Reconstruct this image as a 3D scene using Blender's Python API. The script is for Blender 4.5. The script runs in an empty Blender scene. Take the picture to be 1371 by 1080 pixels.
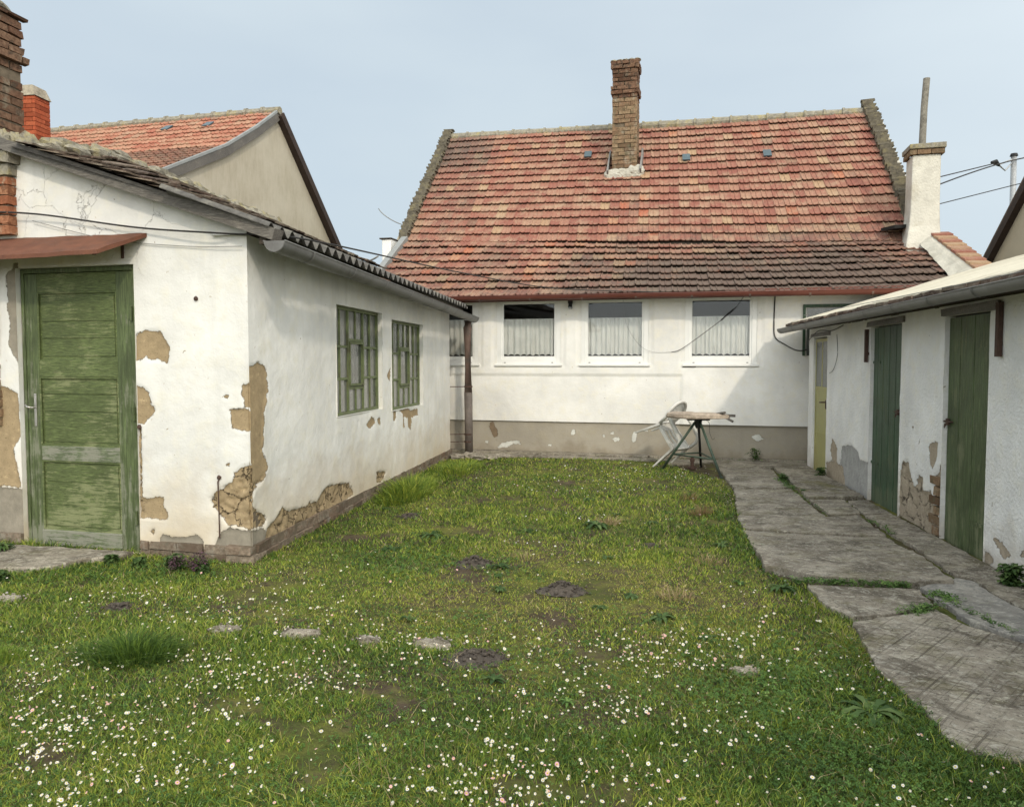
import bpy, math, random
import numpy as np
from mathutils import Vector, Matrix, noise as mnoise

SC = bpy.context.scene
COL = SC.collection
random.seed(7); rng = np.random.default_rng(11)
R = math.radians

# ---------------------------------------------------------------- camera, sky, sun, exposure
cam = bpy.data.objects.new('camera', bpy.data.cameras.new('camera')); COL.objects.link(cam)
cam.data.sensor_width = 36; cam.data.lens = 36*1040/1371; cam.data.clip_start = .05; cam.data.clip_end = 2000
cam.location = (0, 0, 1.5)
cam.rotation_euler = (R(90-3.027), 0, R(7.369))
SC.camera = cam
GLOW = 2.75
SUN_AZ, SUN_EL = 24, 33          # degrees right of straight behind the camera; elevation
w = bpy.data.worlds.new('World'); SC.world = w; w.use_nodes = True
nt = w.node_tree; nt.nodes.clear()
sky = nt.nodes.new('ShaderNodeTexSky'); sky.sky_type = 'NISHITA'; sky.sun_disc = False
sky.sun_elevation = R(SUN_EL); sky.sun_rotation = R(180-SUN_AZ)
sky.air_density = 1.0; sky.dust_density = 2.5; sky.ozone_density = 1.2; sky.altitude = 100
tc = nt.nodes.new('ShaderNodeTexCoord')
ns = nt.nodes.new('ShaderNodeTexNoise'); ns.inputs['Scale'].default_value = 1.6; ns.inputs['Detail'].default_value = 4
mp = nt.nodes.new('ShaderNodeMapping'); mp.inputs['Scale'].default_value = (1, 1, 3)
nt.links.new(tc.outputs['Generated'], mp.inputs[0]); nt.links.new(mp.outputs[0], ns.inputs['Vector'])
mr = nt.nodes.new('ShaderNodeMapRange'); mr.inputs[1].default_value = .3; mr.inputs[2].default_value = .7
mr.inputs[3].default_value = .68; mr.inputs[4].default_value = .96
nt.links.new(ns.outputs[0], mr.inputs[0])
mx = nt.nodes.new('ShaderNodeMix'); mx.data_type = 'RGBA'
mx.inputs[7].default_value = (4.95, 5.80, 6.40, 1)      # thin high haze over the clear sky
nt.links.new(mr.outputs[0], mx.inputs[0]); nt.links.new(sky.outputs[0], mx.inputs[6])
bg = nt.nodes.new('ShaderNodeBackground'); bg.inputs[1].default_value = .15
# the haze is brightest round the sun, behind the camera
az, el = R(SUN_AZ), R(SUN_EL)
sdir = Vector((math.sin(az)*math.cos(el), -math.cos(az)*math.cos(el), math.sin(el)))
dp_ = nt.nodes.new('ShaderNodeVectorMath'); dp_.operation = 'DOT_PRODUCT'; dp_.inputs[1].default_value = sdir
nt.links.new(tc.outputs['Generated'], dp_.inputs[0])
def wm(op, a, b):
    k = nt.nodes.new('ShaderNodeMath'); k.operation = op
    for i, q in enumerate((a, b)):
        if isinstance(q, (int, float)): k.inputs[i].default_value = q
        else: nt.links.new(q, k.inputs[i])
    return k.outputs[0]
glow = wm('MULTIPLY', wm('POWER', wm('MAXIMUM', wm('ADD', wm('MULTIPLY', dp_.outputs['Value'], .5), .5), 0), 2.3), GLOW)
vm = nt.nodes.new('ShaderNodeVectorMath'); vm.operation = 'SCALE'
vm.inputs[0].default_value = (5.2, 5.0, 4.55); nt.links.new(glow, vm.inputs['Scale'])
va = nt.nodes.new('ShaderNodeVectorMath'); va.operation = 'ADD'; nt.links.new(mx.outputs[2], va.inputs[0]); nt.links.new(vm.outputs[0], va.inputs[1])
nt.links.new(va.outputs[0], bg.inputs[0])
wo = nt.nodes.new('ShaderNodeOutputWorld'); nt.links.new(bg.outputs[0], wo.inputs[0])
sl = bpy.data.lights.new('sun', 'SUN'); sl.energy = 1.8; sl.angle = R(3.0); sl.color = (1, .89, .73)
sun = bpy.data.objects.new('sun', sl); COL.objects.link(sun)
az, el = R(SUN_AZ), R(SUN_EL)
sdir = Vector((math.sin(az)*math.cos(el), -math.cos(az)*math.cos(el), math.sin(el)))
sun.rotation_euler = sdir.to_track_quat('Z', 'Y').to_euler(); sun.location = (5, -8, 9)
SC.view_settings.view_transform = 'Standard'; SC.view_settings.look = 'None'
SC.view_settings.gamma = 1; SC.view_settings.exposure = -0.28

# ---------------------------------------------------------------- material helpers
class N:
    def __init__(s, name, rough=.85, spec=.3):
        s.m = bpy.data.materials.new(name); s.m.use_nodes = True; s.t = s.m.node_tree
        s.b = s.t.nodes['Principled BSDF']; s.b.inputs['Roughness'].default_value = rough
        s.b.inputs['Specular IOR Level'].default_value = spec
        s._o = None
    def n(s, k): return s.t.nodes.new(k)
    def put(s, sock, v):
        if hasattr(v, 'links') or isinstance(v, bpy.types.NodeSocket): s.t.links.new(v, sock)
        else:
            if isinstance(v, tuple) and len(v) == 3 and sock.type == 'RGBA': v = (*v, 1)
            sock.default_value = v
    def obj(s):
        if not s._o: s._o = s.n('ShaderNodeTexCoord').outputs['Object']
        return s._o
    def map(s, sc=(1, 1, 1), rot=(0, 0, 0), v=None):
        m = s.n('ShaderNodeMapping'); s.put(m.inputs[0], v or s.obj())
        m.inputs['Scale'].default_value = sc; m.inputs['Rotation'].default_value = rot; return m.outputs[0]
    def noise(s, scale, detail=4, rough=.55, v=None, dist=0, col=False):
        k = s.n('ShaderNodeTexNoise'); s.put(k.inputs['Vector'], v or s.obj())
        k.inputs['Scale'].default_value = scale; k.inputs['Detail'].default_value = detail
        k.inputs['Roughness'].default_value = rough; k.inputs['Distortion'].default_value = dist
        return k.outputs['Color' if col else 0]
    def vor(s, scale, v=None, feat='F1', out='Distance', rnd=1):
        k = s.n('ShaderNodeTexVoronoi'); k.feature = feat; s.put(k.inputs['Vector'], v or s.obj())
        k.inputs['Scale'].default_value = scale; k.inputs['Randomness'].default_value = rnd; return k.outputs[out]
    def attr(s, name, out='Fac'):
        k = s.n('ShaderNodeAttribute'); k.attribute_name = name; return k.outputs[out]
    def rng(s, v, a, b, c=0, d=1):
        k = s.n('ShaderNodeMapRange'); s.put(k.inputs[0], v)
        for i, x in enumerate((a, b, c, d)): k.inputs[i+1].default_value = x
        return k.outputs[0]
    def ramp(s, v, stops, mode='LINEAR'):
        k = s.n('ShaderNodeValToRGB'); s.put(k.inputs[0], v); e = k.color_ramp.elements; k.color_ramp.interpolation = mode
        while len(e) < len(stops): e.new(.5)
        for q, (p, c) in zip(e, stops):
            q.position = p; q.color = (*c, 1) if isinstance(c, tuple) else (c, c, c, 1)
        return k.outputs[0]
    def mix(s, f, a, b, mode='MIX'):
        k = s.n('ShaderNodeMix'); k.data_type = 'RGBA'; k.blend_type = mode
        s.put(k.inputs[0], f); s.put(k.inputs[6], a); s.put(k.inputs[7], b); return k.outputs[2]
    def ma(s, op, a, b=None, clamp=False):
        k = s.n('ShaderNodeMath'); k.operation = op; k.use_clamp = clamp; s.put(k.inputs[0], a)
        if b is not None: s.put(k.inputs[1], b)
        return k.outputs[0]
    def xyz(s, v=None):
        k = s.n('ShaderNodeSeparateXYZ'); s.put(k.inputs[0], v or s.obj()); return k.outputs
    def comb(s, x, y, z):
        k = s.n('ShaderNodeCombineXYZ')
        for i, q in enumerate((x, y, z)): s.put(k.inputs[i], q)
        return k.outputs[0]
    def bump(s, h, dist=.01, st=1, nrm=None):
        k = s.n('ShaderNodeBump'); k.inputs['Distance'].default_value = dist; k.inputs['Strength'].default_value = st
        s.put(k.inputs['Height'], h)
        if nrm: s.put(k.inputs['Normal'], nrm)
        return k.outputs[0]
    def done(s, col=None, rough=None, nrm=None):
        if col is not None: s.put(s.b.inputs['Base Color'], col)
        if rough is not None: s.put(s.b.inputs['Roughness'], rough)
        if nrm is not None: s.put(s.b.inputs['Normal'], nrm)
        return s.m

def simple(name, col, rough=.7, metal=0, var=.25, scale=12, bump=.002, dirt=None, spec=.3):
    n = N(name, rough, spec); n.b.inputs['Metallic'].default_value = metal
    a = n.noise(scale, 6, .65)
    c2 = tuple(x*(1-var) for x in col); c1 = tuple(min(1, x*(1+var)) for x in col)
    c = n.mix(n.rng(a, .3, .7), c2, c1)
    if dirt:
        c = n.mix(n.rng(n.noise(scale*.35, 5, .7), .5, .68), c, dirt)
    return n.done(c, n.rng(a, .3, .7, rough-.1, min(1, rough+.1)), n.bump(n.noise(scale*6, 4), bump))

M = {}
def plaster(name, white, under, grey, dirt_z=0.0, dirt=(.5, .38, .2), coarse=0, crack=.0, streak=.5):
    n = N(name, .92, .15)
    x, y, z = n.xyz()
    big = n.noise(1.3, 5, .6); mid = n.noise(7, 6, .65); fine = n.noise(60, 4, .6)
    st = n.noise(5, 5, .65, n.map((1, 1, .12)))
    w2 = tuple(q*.80 for q in white); w3 = (white[0]*.93, white[1]*.9, white[2]*.80)
    c = n.mix(n.rng(big, .35, .65), white, w2)
    c = n.mix(n.ma('MULTIPLY', n.rng(mid, .48, .75), .7), c, w3)
    c = n.mix(n.ma('MULTIPLY', n.rng(st, .52, .75), streak), c, tuple(q*.72 for q in white))
    # rising damp and splashed dirt on the lower wall, with a ragged upper edge
    if dirt_z > 0:
        zz = n.ma('ADD', z, n.ma('MULTIPLY', n.ma('SUBTRACT', n.noise(2.6, 5, .6), .5), -.9))
        c = n.mix(n.rng(zz, 0.0, dirt_z, .62, 0), c, dirt)
    # tiny chips
    chip = n.rng(n.vor(5.5, n.mix(.12, n.obj(), n.noise(9, 3, col=True))), .035, .03)
    chip2 = n.rng(n.noise(22, 3, .5), .72, .735)
    c = n.mix(n.ma('MULTIPLY', chip, .8), c, tuple(q*.7 for q in under))
    c = n.mix(n.ma('MULTIPLY', chip2, .35), c, under)
    jag = n.ma('ADD', n.ma('MULTIPLY', n.ma('SUBTRACT', n.noise(26, 6, .75), .5), .065), n.ma('MULTIPLY', n.ma('SUBTRACT', n.noise(7, 3, .6), .5), .075))
    mt = n.rng(n.ma('ADD', n.attr('tan'), jag), -.0015, .0015)
    mg = n.rng(n.ma('ADD', n.attr('gry'), jag), -.002, .002)
    g = n.mix(n.rng(n.noise(9, 6, .7), .35, .65), grey, tuple(q*.72 for q in grey))
    u = n.mix(n.rng(n.noise(16, 7, .7), .3, .7), tuple(q*.78 for q in under), tuple(min(1, q*1.12) for q in under))
    u = n.mix(n.rng(n.noise(110, 2, .5), .62, .7), u, tuple(q*.55 for q in under))
    u = n.mix(n.rng(n.noise(8, 6, .75), .60, .64, 0, .7), u, tuple(min(1, q*1.45) for q in under))
    c = n.mix(mg, c, g); c = n.mix(mt, c, u)
    # edge shadow painted as a thin dark rim where the paint skin ends
    edge = n.ma('MULTIPLY', n.rng(n.ma('ABSOLUTE', n.ma('ADD', n.attr('tan'), jag)), .0, .006, 1, 0), .45)
    c = n.mix(edge, c, (.10, .075, .045))
    # cracks
    ck = n.rng(n.vor(3.1, n.mix(.16, n.obj(), n.noise(4, 5, .7, col=True)), 'DISTANCE_TO_EDGE'), .004, .0)
    ckm = n.ma('MULTIPLY', ck, n.attr('crk'))
    c = n.mix(n.ma('MULTIPLY', ckm, .14), c, (.12, .10, .07))
    cracks2 = n.rng(n.vor(7, n.mix(.2, n.obj(), n.noise(6, 5, .7, col=True)), 'DISTANCE_TO_EDGE'), .03, .0)
    ct = n.ma('MULTIPLY', cracks2, n.ma('MULTIPLY', mt, n.attr('rgh')))
    c = n.mix(n.ma('MULTIPLY', ct, .8), c, (.07, .055, .035))
    h = n.ma('MULTIPLY', n.ma('ADD', mt, mg), -.55)
    h = n.ma('ADD', h, n.ma('MULTIPLY', mid, .5)); h = n.ma('ADD', h, n.ma('MULTIPLY', fine, .10+.8*coarse))
    if coarse: h = n.ma('ADD', h, n.ma('MULTIPLY', n.noise(34, 3, .6), coarse*1.6))
    h = n.ma('ADD', h, n.ma('MULTIPLY', n.ma('ADD', n.ma('MULTIPLY', ckm, .3), ct), -1.2))
    return n.done(c, None, n.bump(h, .016, 1))
M['pipelow'] = simple('grey_brown_pipe', (.155, .130, .115), .65, var=.25, scale=9, dirt=(.10, .085, .075), bump=.001)
M['ls'] = plaster('painted_plaster', (.79, .785, .75), (.36, .275, .165), (.31, .28, .225), .75, (.55, .42, .24))
M['rs'] = plaster('roughcast_plaster', (.86, .86, .845), (.40, .34, .26), (.42, .42, .41), .35, (.45, .40, .33), .45, streak=.3)
M['hw'] = plaster('white_render', (.87, .86, .82), (.36, .28, .19), (.40, .37, .31), 0, streak=.16)
M['plinth'] = plaster('plinth_render', (.40, .365, .30), (.22, .165, .11), (.74, .74, .68), .18, (.26, .22, .16), .1, streak=.35)
def streaky():
    n = N('weathered_render', .95, .1)
    s = n.noise(12, 7, .75, n.map((1, 1, .22))); b = n.noise(1.1, 5, .6)
    c = n.mix(n.rng(s, .4, .72), (.46, .415, .325), (.37, .33, .255)); c = n.mix(n.rng(b, .4, .65, 0, .6), c, (.54, .50, .41))
    return n.done(c, None, n.bump(n.noise(60, 4, .7), .006))
M['nbwall'] = streaky()

def brickmat(name, a, b, mortar, moss=None):
    n = N(name, .92, .15); r = n.attr('rnd')
    c = n.ramp(r, [(0, a), (.35, tuple((p+q)/2 for p, q in zip(a, b))), (.7, b), (1, tuple(q*.45 for q in a))])
    c = n.mix(n.rng(n.noise(30, 6, .7), .35, .7), c, tuple(q*.5 for q in a))
    c = n.mix(n.rng(n.noise(7, 5, .7), .55, .66, 0, .75), c, mortar)
    if moss: c = n.mix(n.rng(n.noise(11, 5, .7), .52, .62, 0, .7), c, moss)
    return n.done(c, None, n.bump(n.noise(70, 5, .7), .006))
M['brick'] = brickmat('old_brick', (.25, .155, .095), (.35, .26, .16), (.30, .27, .21), (.11, .10, .06))
M['brickgrey'] = brickmat('dirty_footing_brick', (.22, .155, .11), (.31, .26, .20), (.27, .245, .20), (.13, .12, .09))
M['brickdark'] = brickmat('sooty_brick', (.15, .078, .050), (.25, .155, .10), (.22, .19, .14), (.055, .045, .035))
M['brickred'] = brickmat('red_brick', (.33, .125, .065), (.44, .23, .13), (.36, .30, .22))
M['briorange'] = brickmat('new_orange_brick', (.46, .105, .048), (.50, .14, .065), (.36, .10, .05))
M['mortar'] = simple('mortar', (.34, .30, .23), .95, var=.35, scale=14, bump=.008, dirt=(.17, .15, .11))
M['mortardark'] = simple('dark_mortar', (.15, .12, .085), .95, var=.35, scale=16, bump=.006)
M['ridgestone'] = simple('lichen_coping', (.27, .25, .20), .95, var=.45, scale=16, bump=.012, dirt=(.36, .31, .15))
M['darkcoping'] = simple('dark_lichen_coping', (.135, .12, .09), .95, var=.45, scale=16, bump=.012, dirt=(.24, .21, .12))
M['whitemortar'] = simple('lime_mortar', (.52, .50, .43), .95, var=.18, scale=7, bump=.010, dirt=(.38, .36, .30))
M['chimplaster'] = simple('chimney_plaster', (.62, .60, .53), .92, var=.14, scale=5, bump=.010, dirt=(.43, .39, .30))

def tilemat(name, cols, lichen, soot, sootamt=1):
    n = N(name, .85, .25); r = n.attr('rnd'); g = n.attr('grime')
    c = n.ramp(r, cols)
    c = n.mix(n.rng(n.noise(45, 4, .6, n.map((1, .4, .4))), .35, .7, 0, .45), c, tuple(q*.55 for q in cols[0][1]))
    c = n.mix(n.rng(n.noise(3.2, 6, .7), .47, .66, 0, .65), c, lichen)
    sp = n.rng(n.noise(24, 5, .75), .55, .66)
    c = n.mix(n.ma('MULTIPLY', sp, .45), c, lichen)
    gg = n.ma('MULTIPLY', n.ma('ADD', g, n.ma('MULTIPLY', n.ma('SUBTRACT', n.noise(9, 6, .75), .5), 1.6)), sootamt)
    c = n.mix(n.rng(gg, .30, .95, 0, .88), c, soot)
    c = n.mix(n.rng(n.noise(60, 3, .7), .60, .68, 0, .5), c, soot)
    return n.done(c, None, n.bump(n.noise(80, 5, .7), .004))
M['tile'] = tilemat('clay_roof_tile', [(0, (.27, .105, .078)), (.3, (.32, .135, .097)), (.62, (.35, .165, .115)), (.88, (.38, .215, .150)), (.945, (.43, .30, .18)), (.975, (.45, .145, .08)), (1, (.18, .12, .09))], (.42, .31, .21), (.120, .095, .078))
M['tilenb'] = tilemat('neighbour_roof_tile', [(0, (.40, .15, .10)), (.5, (.45, .21, .14)), (.9, (.50, .28, .19)), (1, (.3, .2, .15))], (.40, .30, .2), (.13, .09, .07))
M['tileold'] = tilemat('old_plain_tile', [(0, (.085, .055, .042)), (.5, (.15, .10, .075)), (.85, (.20, .15, .11)), (1, (.26, .2, .15))], (.30, .27, .21), (.05, .04, .033))
M['glasstile'] = simple('glass_tile', (.05, .085, .10), .2, var=.2, spec=.6)

def woodpaint(name, green, bare, amt, axis='z', dark=(.05, .05, .04), thr=.55):
    n = N(name, .6, .35)
    sc = (2.6, 2.6, .16) if axis == 'z' else (.22, 3, 4.2)
    g = n.noise(13, 9, .75, n.map(sc)); f = n.noise(40, 5, .7, n.map(sc))
    c = n.mix(n.rng(n.noise(2.2, 5, .6), .3, .7), tuple(q*.62 for q in green), tuple(q*1.25 for q in green))
    c = n.mix(n.rng(f, .42, .60, 0, .8), c, tuple(q*.42 for q in green))
    c = n.mix(n.rng(n.noise(17, 6, .7, n.map(sc)), .56, .66, 0, .6), c, tuple(q*1.7 for q in green))
    pat = n.ma('ADD', n.ma('MULTIPLY', g, .55), n.ma('MULTIPLY', n.noise(2.6, 6, .7), .45))
    # paint is more worn towards the bottom of the boards, where rain splashes
    z = n.xyz()[2]
    pat = n.ma('ADD', pat, n.rng(z, 0, .7, .045*amt, -.01))
    c = n.mix(n.rng(pat, thr-.01, thr+.05, 0, .9), c, bare)
    c = n.mix(n.rng(n.noise(26, 5, .75, n.map(sc)), .655, .69, 0, .9), c, dark)
    return n.done(c, n.rng(pat, .5, .6, .5, .85), n.bump(n.ma('ADD', f, n.ma('MULTIPLY', g, .8)), .0045))
M['door_v'] = woodpaint('green_paint_upright_grain', (.098, .130, .052), (.20, .21, .15), 1.6, thr=.53)
M['door_h'] = woodpaint('green_paint_level_grain', (.115, .150, .052), (.22, .24, .12), 1.4, 'x', thr=.52)
M['door_bare'] = woodpaint('worn_grey_green_rail', (.15, .185, .10), (.25, .25, .20), .8, 'x', thr=.47)
M['plank'] = woodpaint('green_plank_paint', (.042, .090, .048), (.10, .125, .075), 1.2, thr=.53)
M['plank2'] = woodpaint('olive_plank_paint', (.078, .115, .045), (.16, .175, .10), 1.0, thr=.53)
M['greyboard'] = woodpaint('weathered_board', (.16, .145, .125), (.25, .23, .2), .5, 'x')
M['darkboard'] = simple('dark_old_timber', (.055, .045, .035), .9, var=.4, scale=18)
M['vergedark'] = simple('dark_verge_board', (.045, .030, .024), .8, var=.35, scale=10)
M['yellowdoor'] = simple('olive_yellow_metal', (.36, .345, .15), .5, var=.12, scale=5, dirt=(.30, .25, .10), bump=.0006)
M['steelgreen'] = simple('green_steel_bars', (.125, .155, .070), .55, var=.25, scale=20, dirt=(.11, .11, .06), bump=.001)
M['rust'] = simple('rusty_sheet', (.145, .060, .035), .75, var=.3, scale=8, dirt=(.13, .05, .03))
M['rustdark'] = simple('dark_rusty_iron', (.075, .045, .035), .8, var=.35, scale=20)
M['zinc'] = simple('weathered_zinc', (.175, .175, .170), .55, metal=.25, var=.22, scale=6, dirt=(.11, .105, .10), bump=.0015)
M['zinclight'] = simple('grey_zinc_sheet', (.30, .31, .30), .5, metal=.25, var=.15, scale=6, bump=.001)
M['zincdark'] = simple('aged_grey_zinc', (.22, .215, .205), .6, metal=.2, var=.2, scale=6, bump=.001)  # aged zinc in its own mid grey
M['pipe'] = simple('red_brown_pipe', (.17, .115, .095), .65, var=.25, scale=9, dirt=(.11, .10, .09), bump=.001)
M['redgutter'] = simple('brown_red_gutter', (.135, .045, .032), .45, var=.15, scale=5, bump=.0006)
M['asbestos'] = simple('old_cement_sheet', (.105, .10, .092), .95, var=.4, scale=22, bump=.004, dirt=(.2, .19, .16))
M['pvc'] = simple('white_window_plastic', (.80, .80, .77), .35, var=.04, scale=4, bump=.0002, dirt=None, spec=.5)
M['steel'] = simple('galvanised_steel', (.42, .43, .43), .45, metal=.5, var=.12)
M['chrome'] = simple('dull_nickel', (.55, .53, .50), .35, metal=.9, var=.1)
M['black'] = simple('black_rubber', (.015, .015, .015), .6, var=.2)
M['wire'] = simple('cable_black', (.03, .028, .026), .6, var=.2)
M['wiregrey'] = simple('cable_grey', (.25, .25, .24), .6, var=.2)
M['concrete_post'] = simple('lichen_pipe', (.24, .225, .19), .95, var=.3, scale=18, bump=.006, dirt=(.13, .12, .10))
M['stone'] = simple('rubble_stone', (.30, .27, .22), .95, var=.35, scale=12, bump=.01, dirt=(.16, .14, .11))
M['soil'] = simple('bare_soil', (.095, .080, .066), 1, var=.45, scale=30, bump=.012)
M['chair'] = simple('aged_white_plastic', (.60, .59, .55), .5, var=.15, scale=9, dirt=(.33, .32, .28), bump=.0004)
M['tripod'] = simple('dark_green_tube', (.055, .085, .060), .5, var=.3, scale=14, dirt=(.05, .045, .04), bump=.0005)
M['slab'] = simple('weathered_board_top', (.40, .33, .26), .95, var=.35, scale=14, bump=.006, dirt=(.22, .18, .14))

def glass(name, tint, rough=.03, alpha=.5, refl=(.9, .95, 1)):
    m = bpy.data.materials.new(name); m.use_nodes = True; t = m.node_tree; t.nodes.clear()
    o = t.nodes.new('ShaderNodeOutputMaterial'); g = t.nodes.new('ShaderNodeBsdfGlossy'); g.inputs['Roughness'].default_value = rough
    g.inputs['Color'].default_value = (*refl, 1)
    tr = t.nodes.new('ShaderNodeBsdfTransparent'); tr.inputs['Color'].default_value = (*tint, 1)
    lw = t.nodes.new('ShaderNodeLayerWeight'); lw.inputs['Blend'].default_value = alpha
    mxs = t.nodes.new('ShaderNodeMixShader')
    t.links.new(lw.outputs['Fresnel'], mxs.inputs[0]); t.links.new(tr.outputs[0], mxs.inputs[1]); t.links.new(g.outputs[0], mxs.inputs[2])
    t.links.new(mxs.outputs[0], o.inputs[0]); return m
M['glass'] = glass('window_glass', (.98, .985, .98), .015, .28)
def dirtyglass():
    n = N('dusty_wired_glass', .12, .9); r = n.attr('rnd')
    c = n.ramp(r, [(0, (.045, .052, .045)), (.45, (.10, .105, .095)), (.75, (.17, .17, .155)), (1, (.30, .29, .27))])
    c = n.mix(n.rng(n.noise(14, 5, .7, n.map((1, 1, .25))), .45, .75, 0, .45), c, (.27, .27, .25))
    return n.done(c, n.rng(n.noise(9, 4), .3, .7, .05, .22), n.bump(n.noise(6, 2, v=n.map((1, 1, .2))), .002))
M['dirtyglass'] = dirtyglass()
def curtain():
    n = N('lace_net_curtain', .9, .1); c = (.93, .92, .87)
    m = n.done(c); t = n.t
    tr = t.nodes.new('ShaderNodeBsdfTransparent'); mxs = t.nodes.new('ShaderNodeMixShader')
    tl = t.nodes.new('ShaderNodeBsdfTranslucent'); tl.inputs[0].default_value = (.7, .7, .66, 1); m2 = t.nodes.new('ShaderNodeMixShader'); m2.inputs[0].default_value = .15
    t.links.new(n.b.outputs[0], m2.inputs[1]); t.links.new(tl.outputs[0], m2.inputs[2])
    holes = n.rng(n.vor(120, n.map((1, 1, 1))), .25, .45, .02, .16)
    t.links.new(holes, mxs.inputs[0]); t.links.new(m2.outputs[0], mxs.inputs[1]); t.links.new(tr.outputs[0], mxs.inputs[2])
    t.links.new(mxs.outputs[0], t.nodes['Material Output'].inputs[0]); return m
M['curtain'] = curtain()
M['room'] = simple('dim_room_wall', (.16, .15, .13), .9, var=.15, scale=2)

def concrete(name, groove=False, tone=1.0, moss=0.0, blue=0.0):
    n = N(name, .93, .2)
    a = n.noise(2.3, 7, .7); b = n.noise(9, 6, .7); f = n.noise(90, 4, .7); pit = n.noise(38, 4, .75)
    c = n.mix(n.rng(a, .35, .62), (.150*tone, .128*tone, .100*tone), (.325*tone, .290*tone, .235*tone))
    c = n.mix(n.rng(b, .55, .70, 0, .8), c, (.47*tone, .43*tone, .35*tone))
    c = n.mix(n.rng(n.noise(2.8, 8, .75, dist=1), .48, .60, 0, .75), c, (.078*tone, .066*tone, .050*tone))
    c = n.mix(n.rng(pit, .58, .64, 0, .8), c, (.05, .043, .033))
    c = n.mix(n.rng(n.noise(17, 8, .8, dist=.8), .52, .60, 0, .6), c, (.42*tone, .40*tone, .34*tone))
    c = n.mix(n.rng(n.vor(2.3, n.mix(.22, n.obj(), n.noise(5, 6, .75, col=True)), 'DISTANCE_TO_EDGE'), .006, .0, 0, .8), c, (.05, .045, .035))
    c = n.mix(n.rng(n.noise(170, 2, .6), .60, .70, 0, .55), c, (.05, .045, .035))
    c = n.mix(n.rng(n.noise(13, 7, .75, n.map((1, 1.8, 1)), dist=.6), .57, .62, 0, .8), c, (.46, .43, .35))
    if blue: c = n.mix(blue, c, (.36, .38, .40))
    c = n.mix(n.rng(n.noise(3.4, 6, .7), .5, .66, 0, .30+moss), c, (.13, .12, .035))
    h = n.ma('ADD', n.ma('MULTIPLY', b, .6), n.ma('MULTIPLY', f, .25)); h = n.ma('ADD', h, n.ma('MULTIPLY', pit, .5))
    if groove:
        v = n.mix(.012, n.map((1, 1, 1), (0, 0, R(38))), n.noise(3, 3, col=True)); x, y, z = n.xyz(v)
        def lines(q, w, ph):
            fr = n.ma('FRACT', n.ma('MULTIPLY', n.ma('ADD', q, ph), 1/w)); return n.rng(n.ma('ABSOLUTE', n.ma('SUBTRACT', fr, .5)), .465, .49)
        g1 = n.ma('MAXIMUM', lines(x, .155, .03), lines(y, .155, .01))
        g2 = n.ma('MULTIPLY', n.ma('MAXIMUM', lines(x, .052, 0), lines(y, .052, 0)), .45)
        g = n.ma('MULTIPLY', n.ma('MAXIMUM', g1, g2), n.rng(n.noise(1.7, 4, .6), .40, .62, .05, .8))
        c = n.mix(n.ma('MULTIPLY', g, .7), c, (.07, .058, .045)); h = n.ma('SUBTRACT', h, n.ma('MULTIPLY', g, .9))
    return n.done(c, None, n.bump(h, .010))
M['conc'] = concrete('old_concrete', tone=.94); M['concg'] = concrete('scored_concrete', True, 1.08); M['concl'] = concrete('pale_concrete', False, 1.05)
M['concm'] = concrete('mossy_concrete', False, .9, .45); M['concb'] = concrete('bluish_cement', False, 1.05, -.2, .25)
M['cream'] = simple('limewashed_cement_roof', (.66, .61, .48), .95, var=.12, scale=3.5, bump=.012, dirt=(.50, .45, .34))

def groundmat():
    n = N('soil_and_moss', 1, .1)
    a = n.noise(1.3, 6, .65); b = n.noise(8, 6, .7); f = n.noise(70, 5, .7)
    c = n.mix(n.rng(b, .35, .65), (.060, .046, .032), (.115, .088, .060))
    ms = n.mix(n.rng(n.noise(3.3, 5), .4, .62), (.080, .105, .022), (.170, .180, .038))
    c = n.mix(n.rng(n.ma('ADD', a, n.ma('MULTIPLY', n.noise(16, 5, .7), .5)), .66, .84, 0, .80), c, ms)
    c = n.mix(n.rng(f, .5, .75, 0, .4), c, (.04, .035, .02))
    return n.done(c, None, n.bump(n.ma('ADD', n.ma('MULTIPLY', b, .8), n.ma('MULTIPLY', f, .5)), .02))
M['ground'] = groundmat()
def leafmat(name, stops, rough=.6, tl=.25):
    n = N(name, rough, .25)
    c = n.ramp(n.attr('rnd'), stops)
    m = n.done(c); t = n.t
    k = t.nodes.new('ShaderNodeBsdfTranslucent'); n.put(k.inputs[0], c); x = t.nodes.new('ShaderNodeMixShader'); x.inputs[0].default_value = tl
    t.links.new(n.b.outputs[0], x.inputs[1]); t.links.new(k.outputs[0], x.inputs[2]); t.links.new(x.outputs[0], t.nodes['Material Output'].inputs[0])
    return m
M['grass'] = leafmat('grass_blade', [(0, (.024, .056, .010)), (.25, (.100, .175, .030)), (.5, (.225, .310, .045)), (.72, (.42, .44, .068)), (.88, (.33, .285, .11)), (1, (.50, .42, .25))])
M['leaf'] = leafmat('low_leaf', [(0, (.035, .075, .020)), (.4, (.080, .160, .034)), (.75, (.140, .240, .055)), (1, (.22, .31, .09))])
M['purple'] = leafmat('dead_nettle_leaf', [(0, (.05, .06, .03)), (.5, (.10, .06, .07)), (1, (.17, .09, .12))])
M['dry'] = leafmat('dry_straw', [(0, (.17, .10, .045)), (1, (.48, .38, .22))])
M['petal'] = leafmat('daisy_petal', [(0, (.62, .60, .56)), (.7, (.80, .79, .76)), (.88, (.80, .70, .70)), (1, (.68, .34, .40))], .5, .2)
M['yolk'] = simple('daisy_centre', (.62, .45, .05), .8, var=.1)
M['leafdark'] = leafmat('weed_leaf', [(0, (.030, .065, .018)), (.6, (.070, .125, .035)), (1, (.13, .19, .06))])

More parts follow.
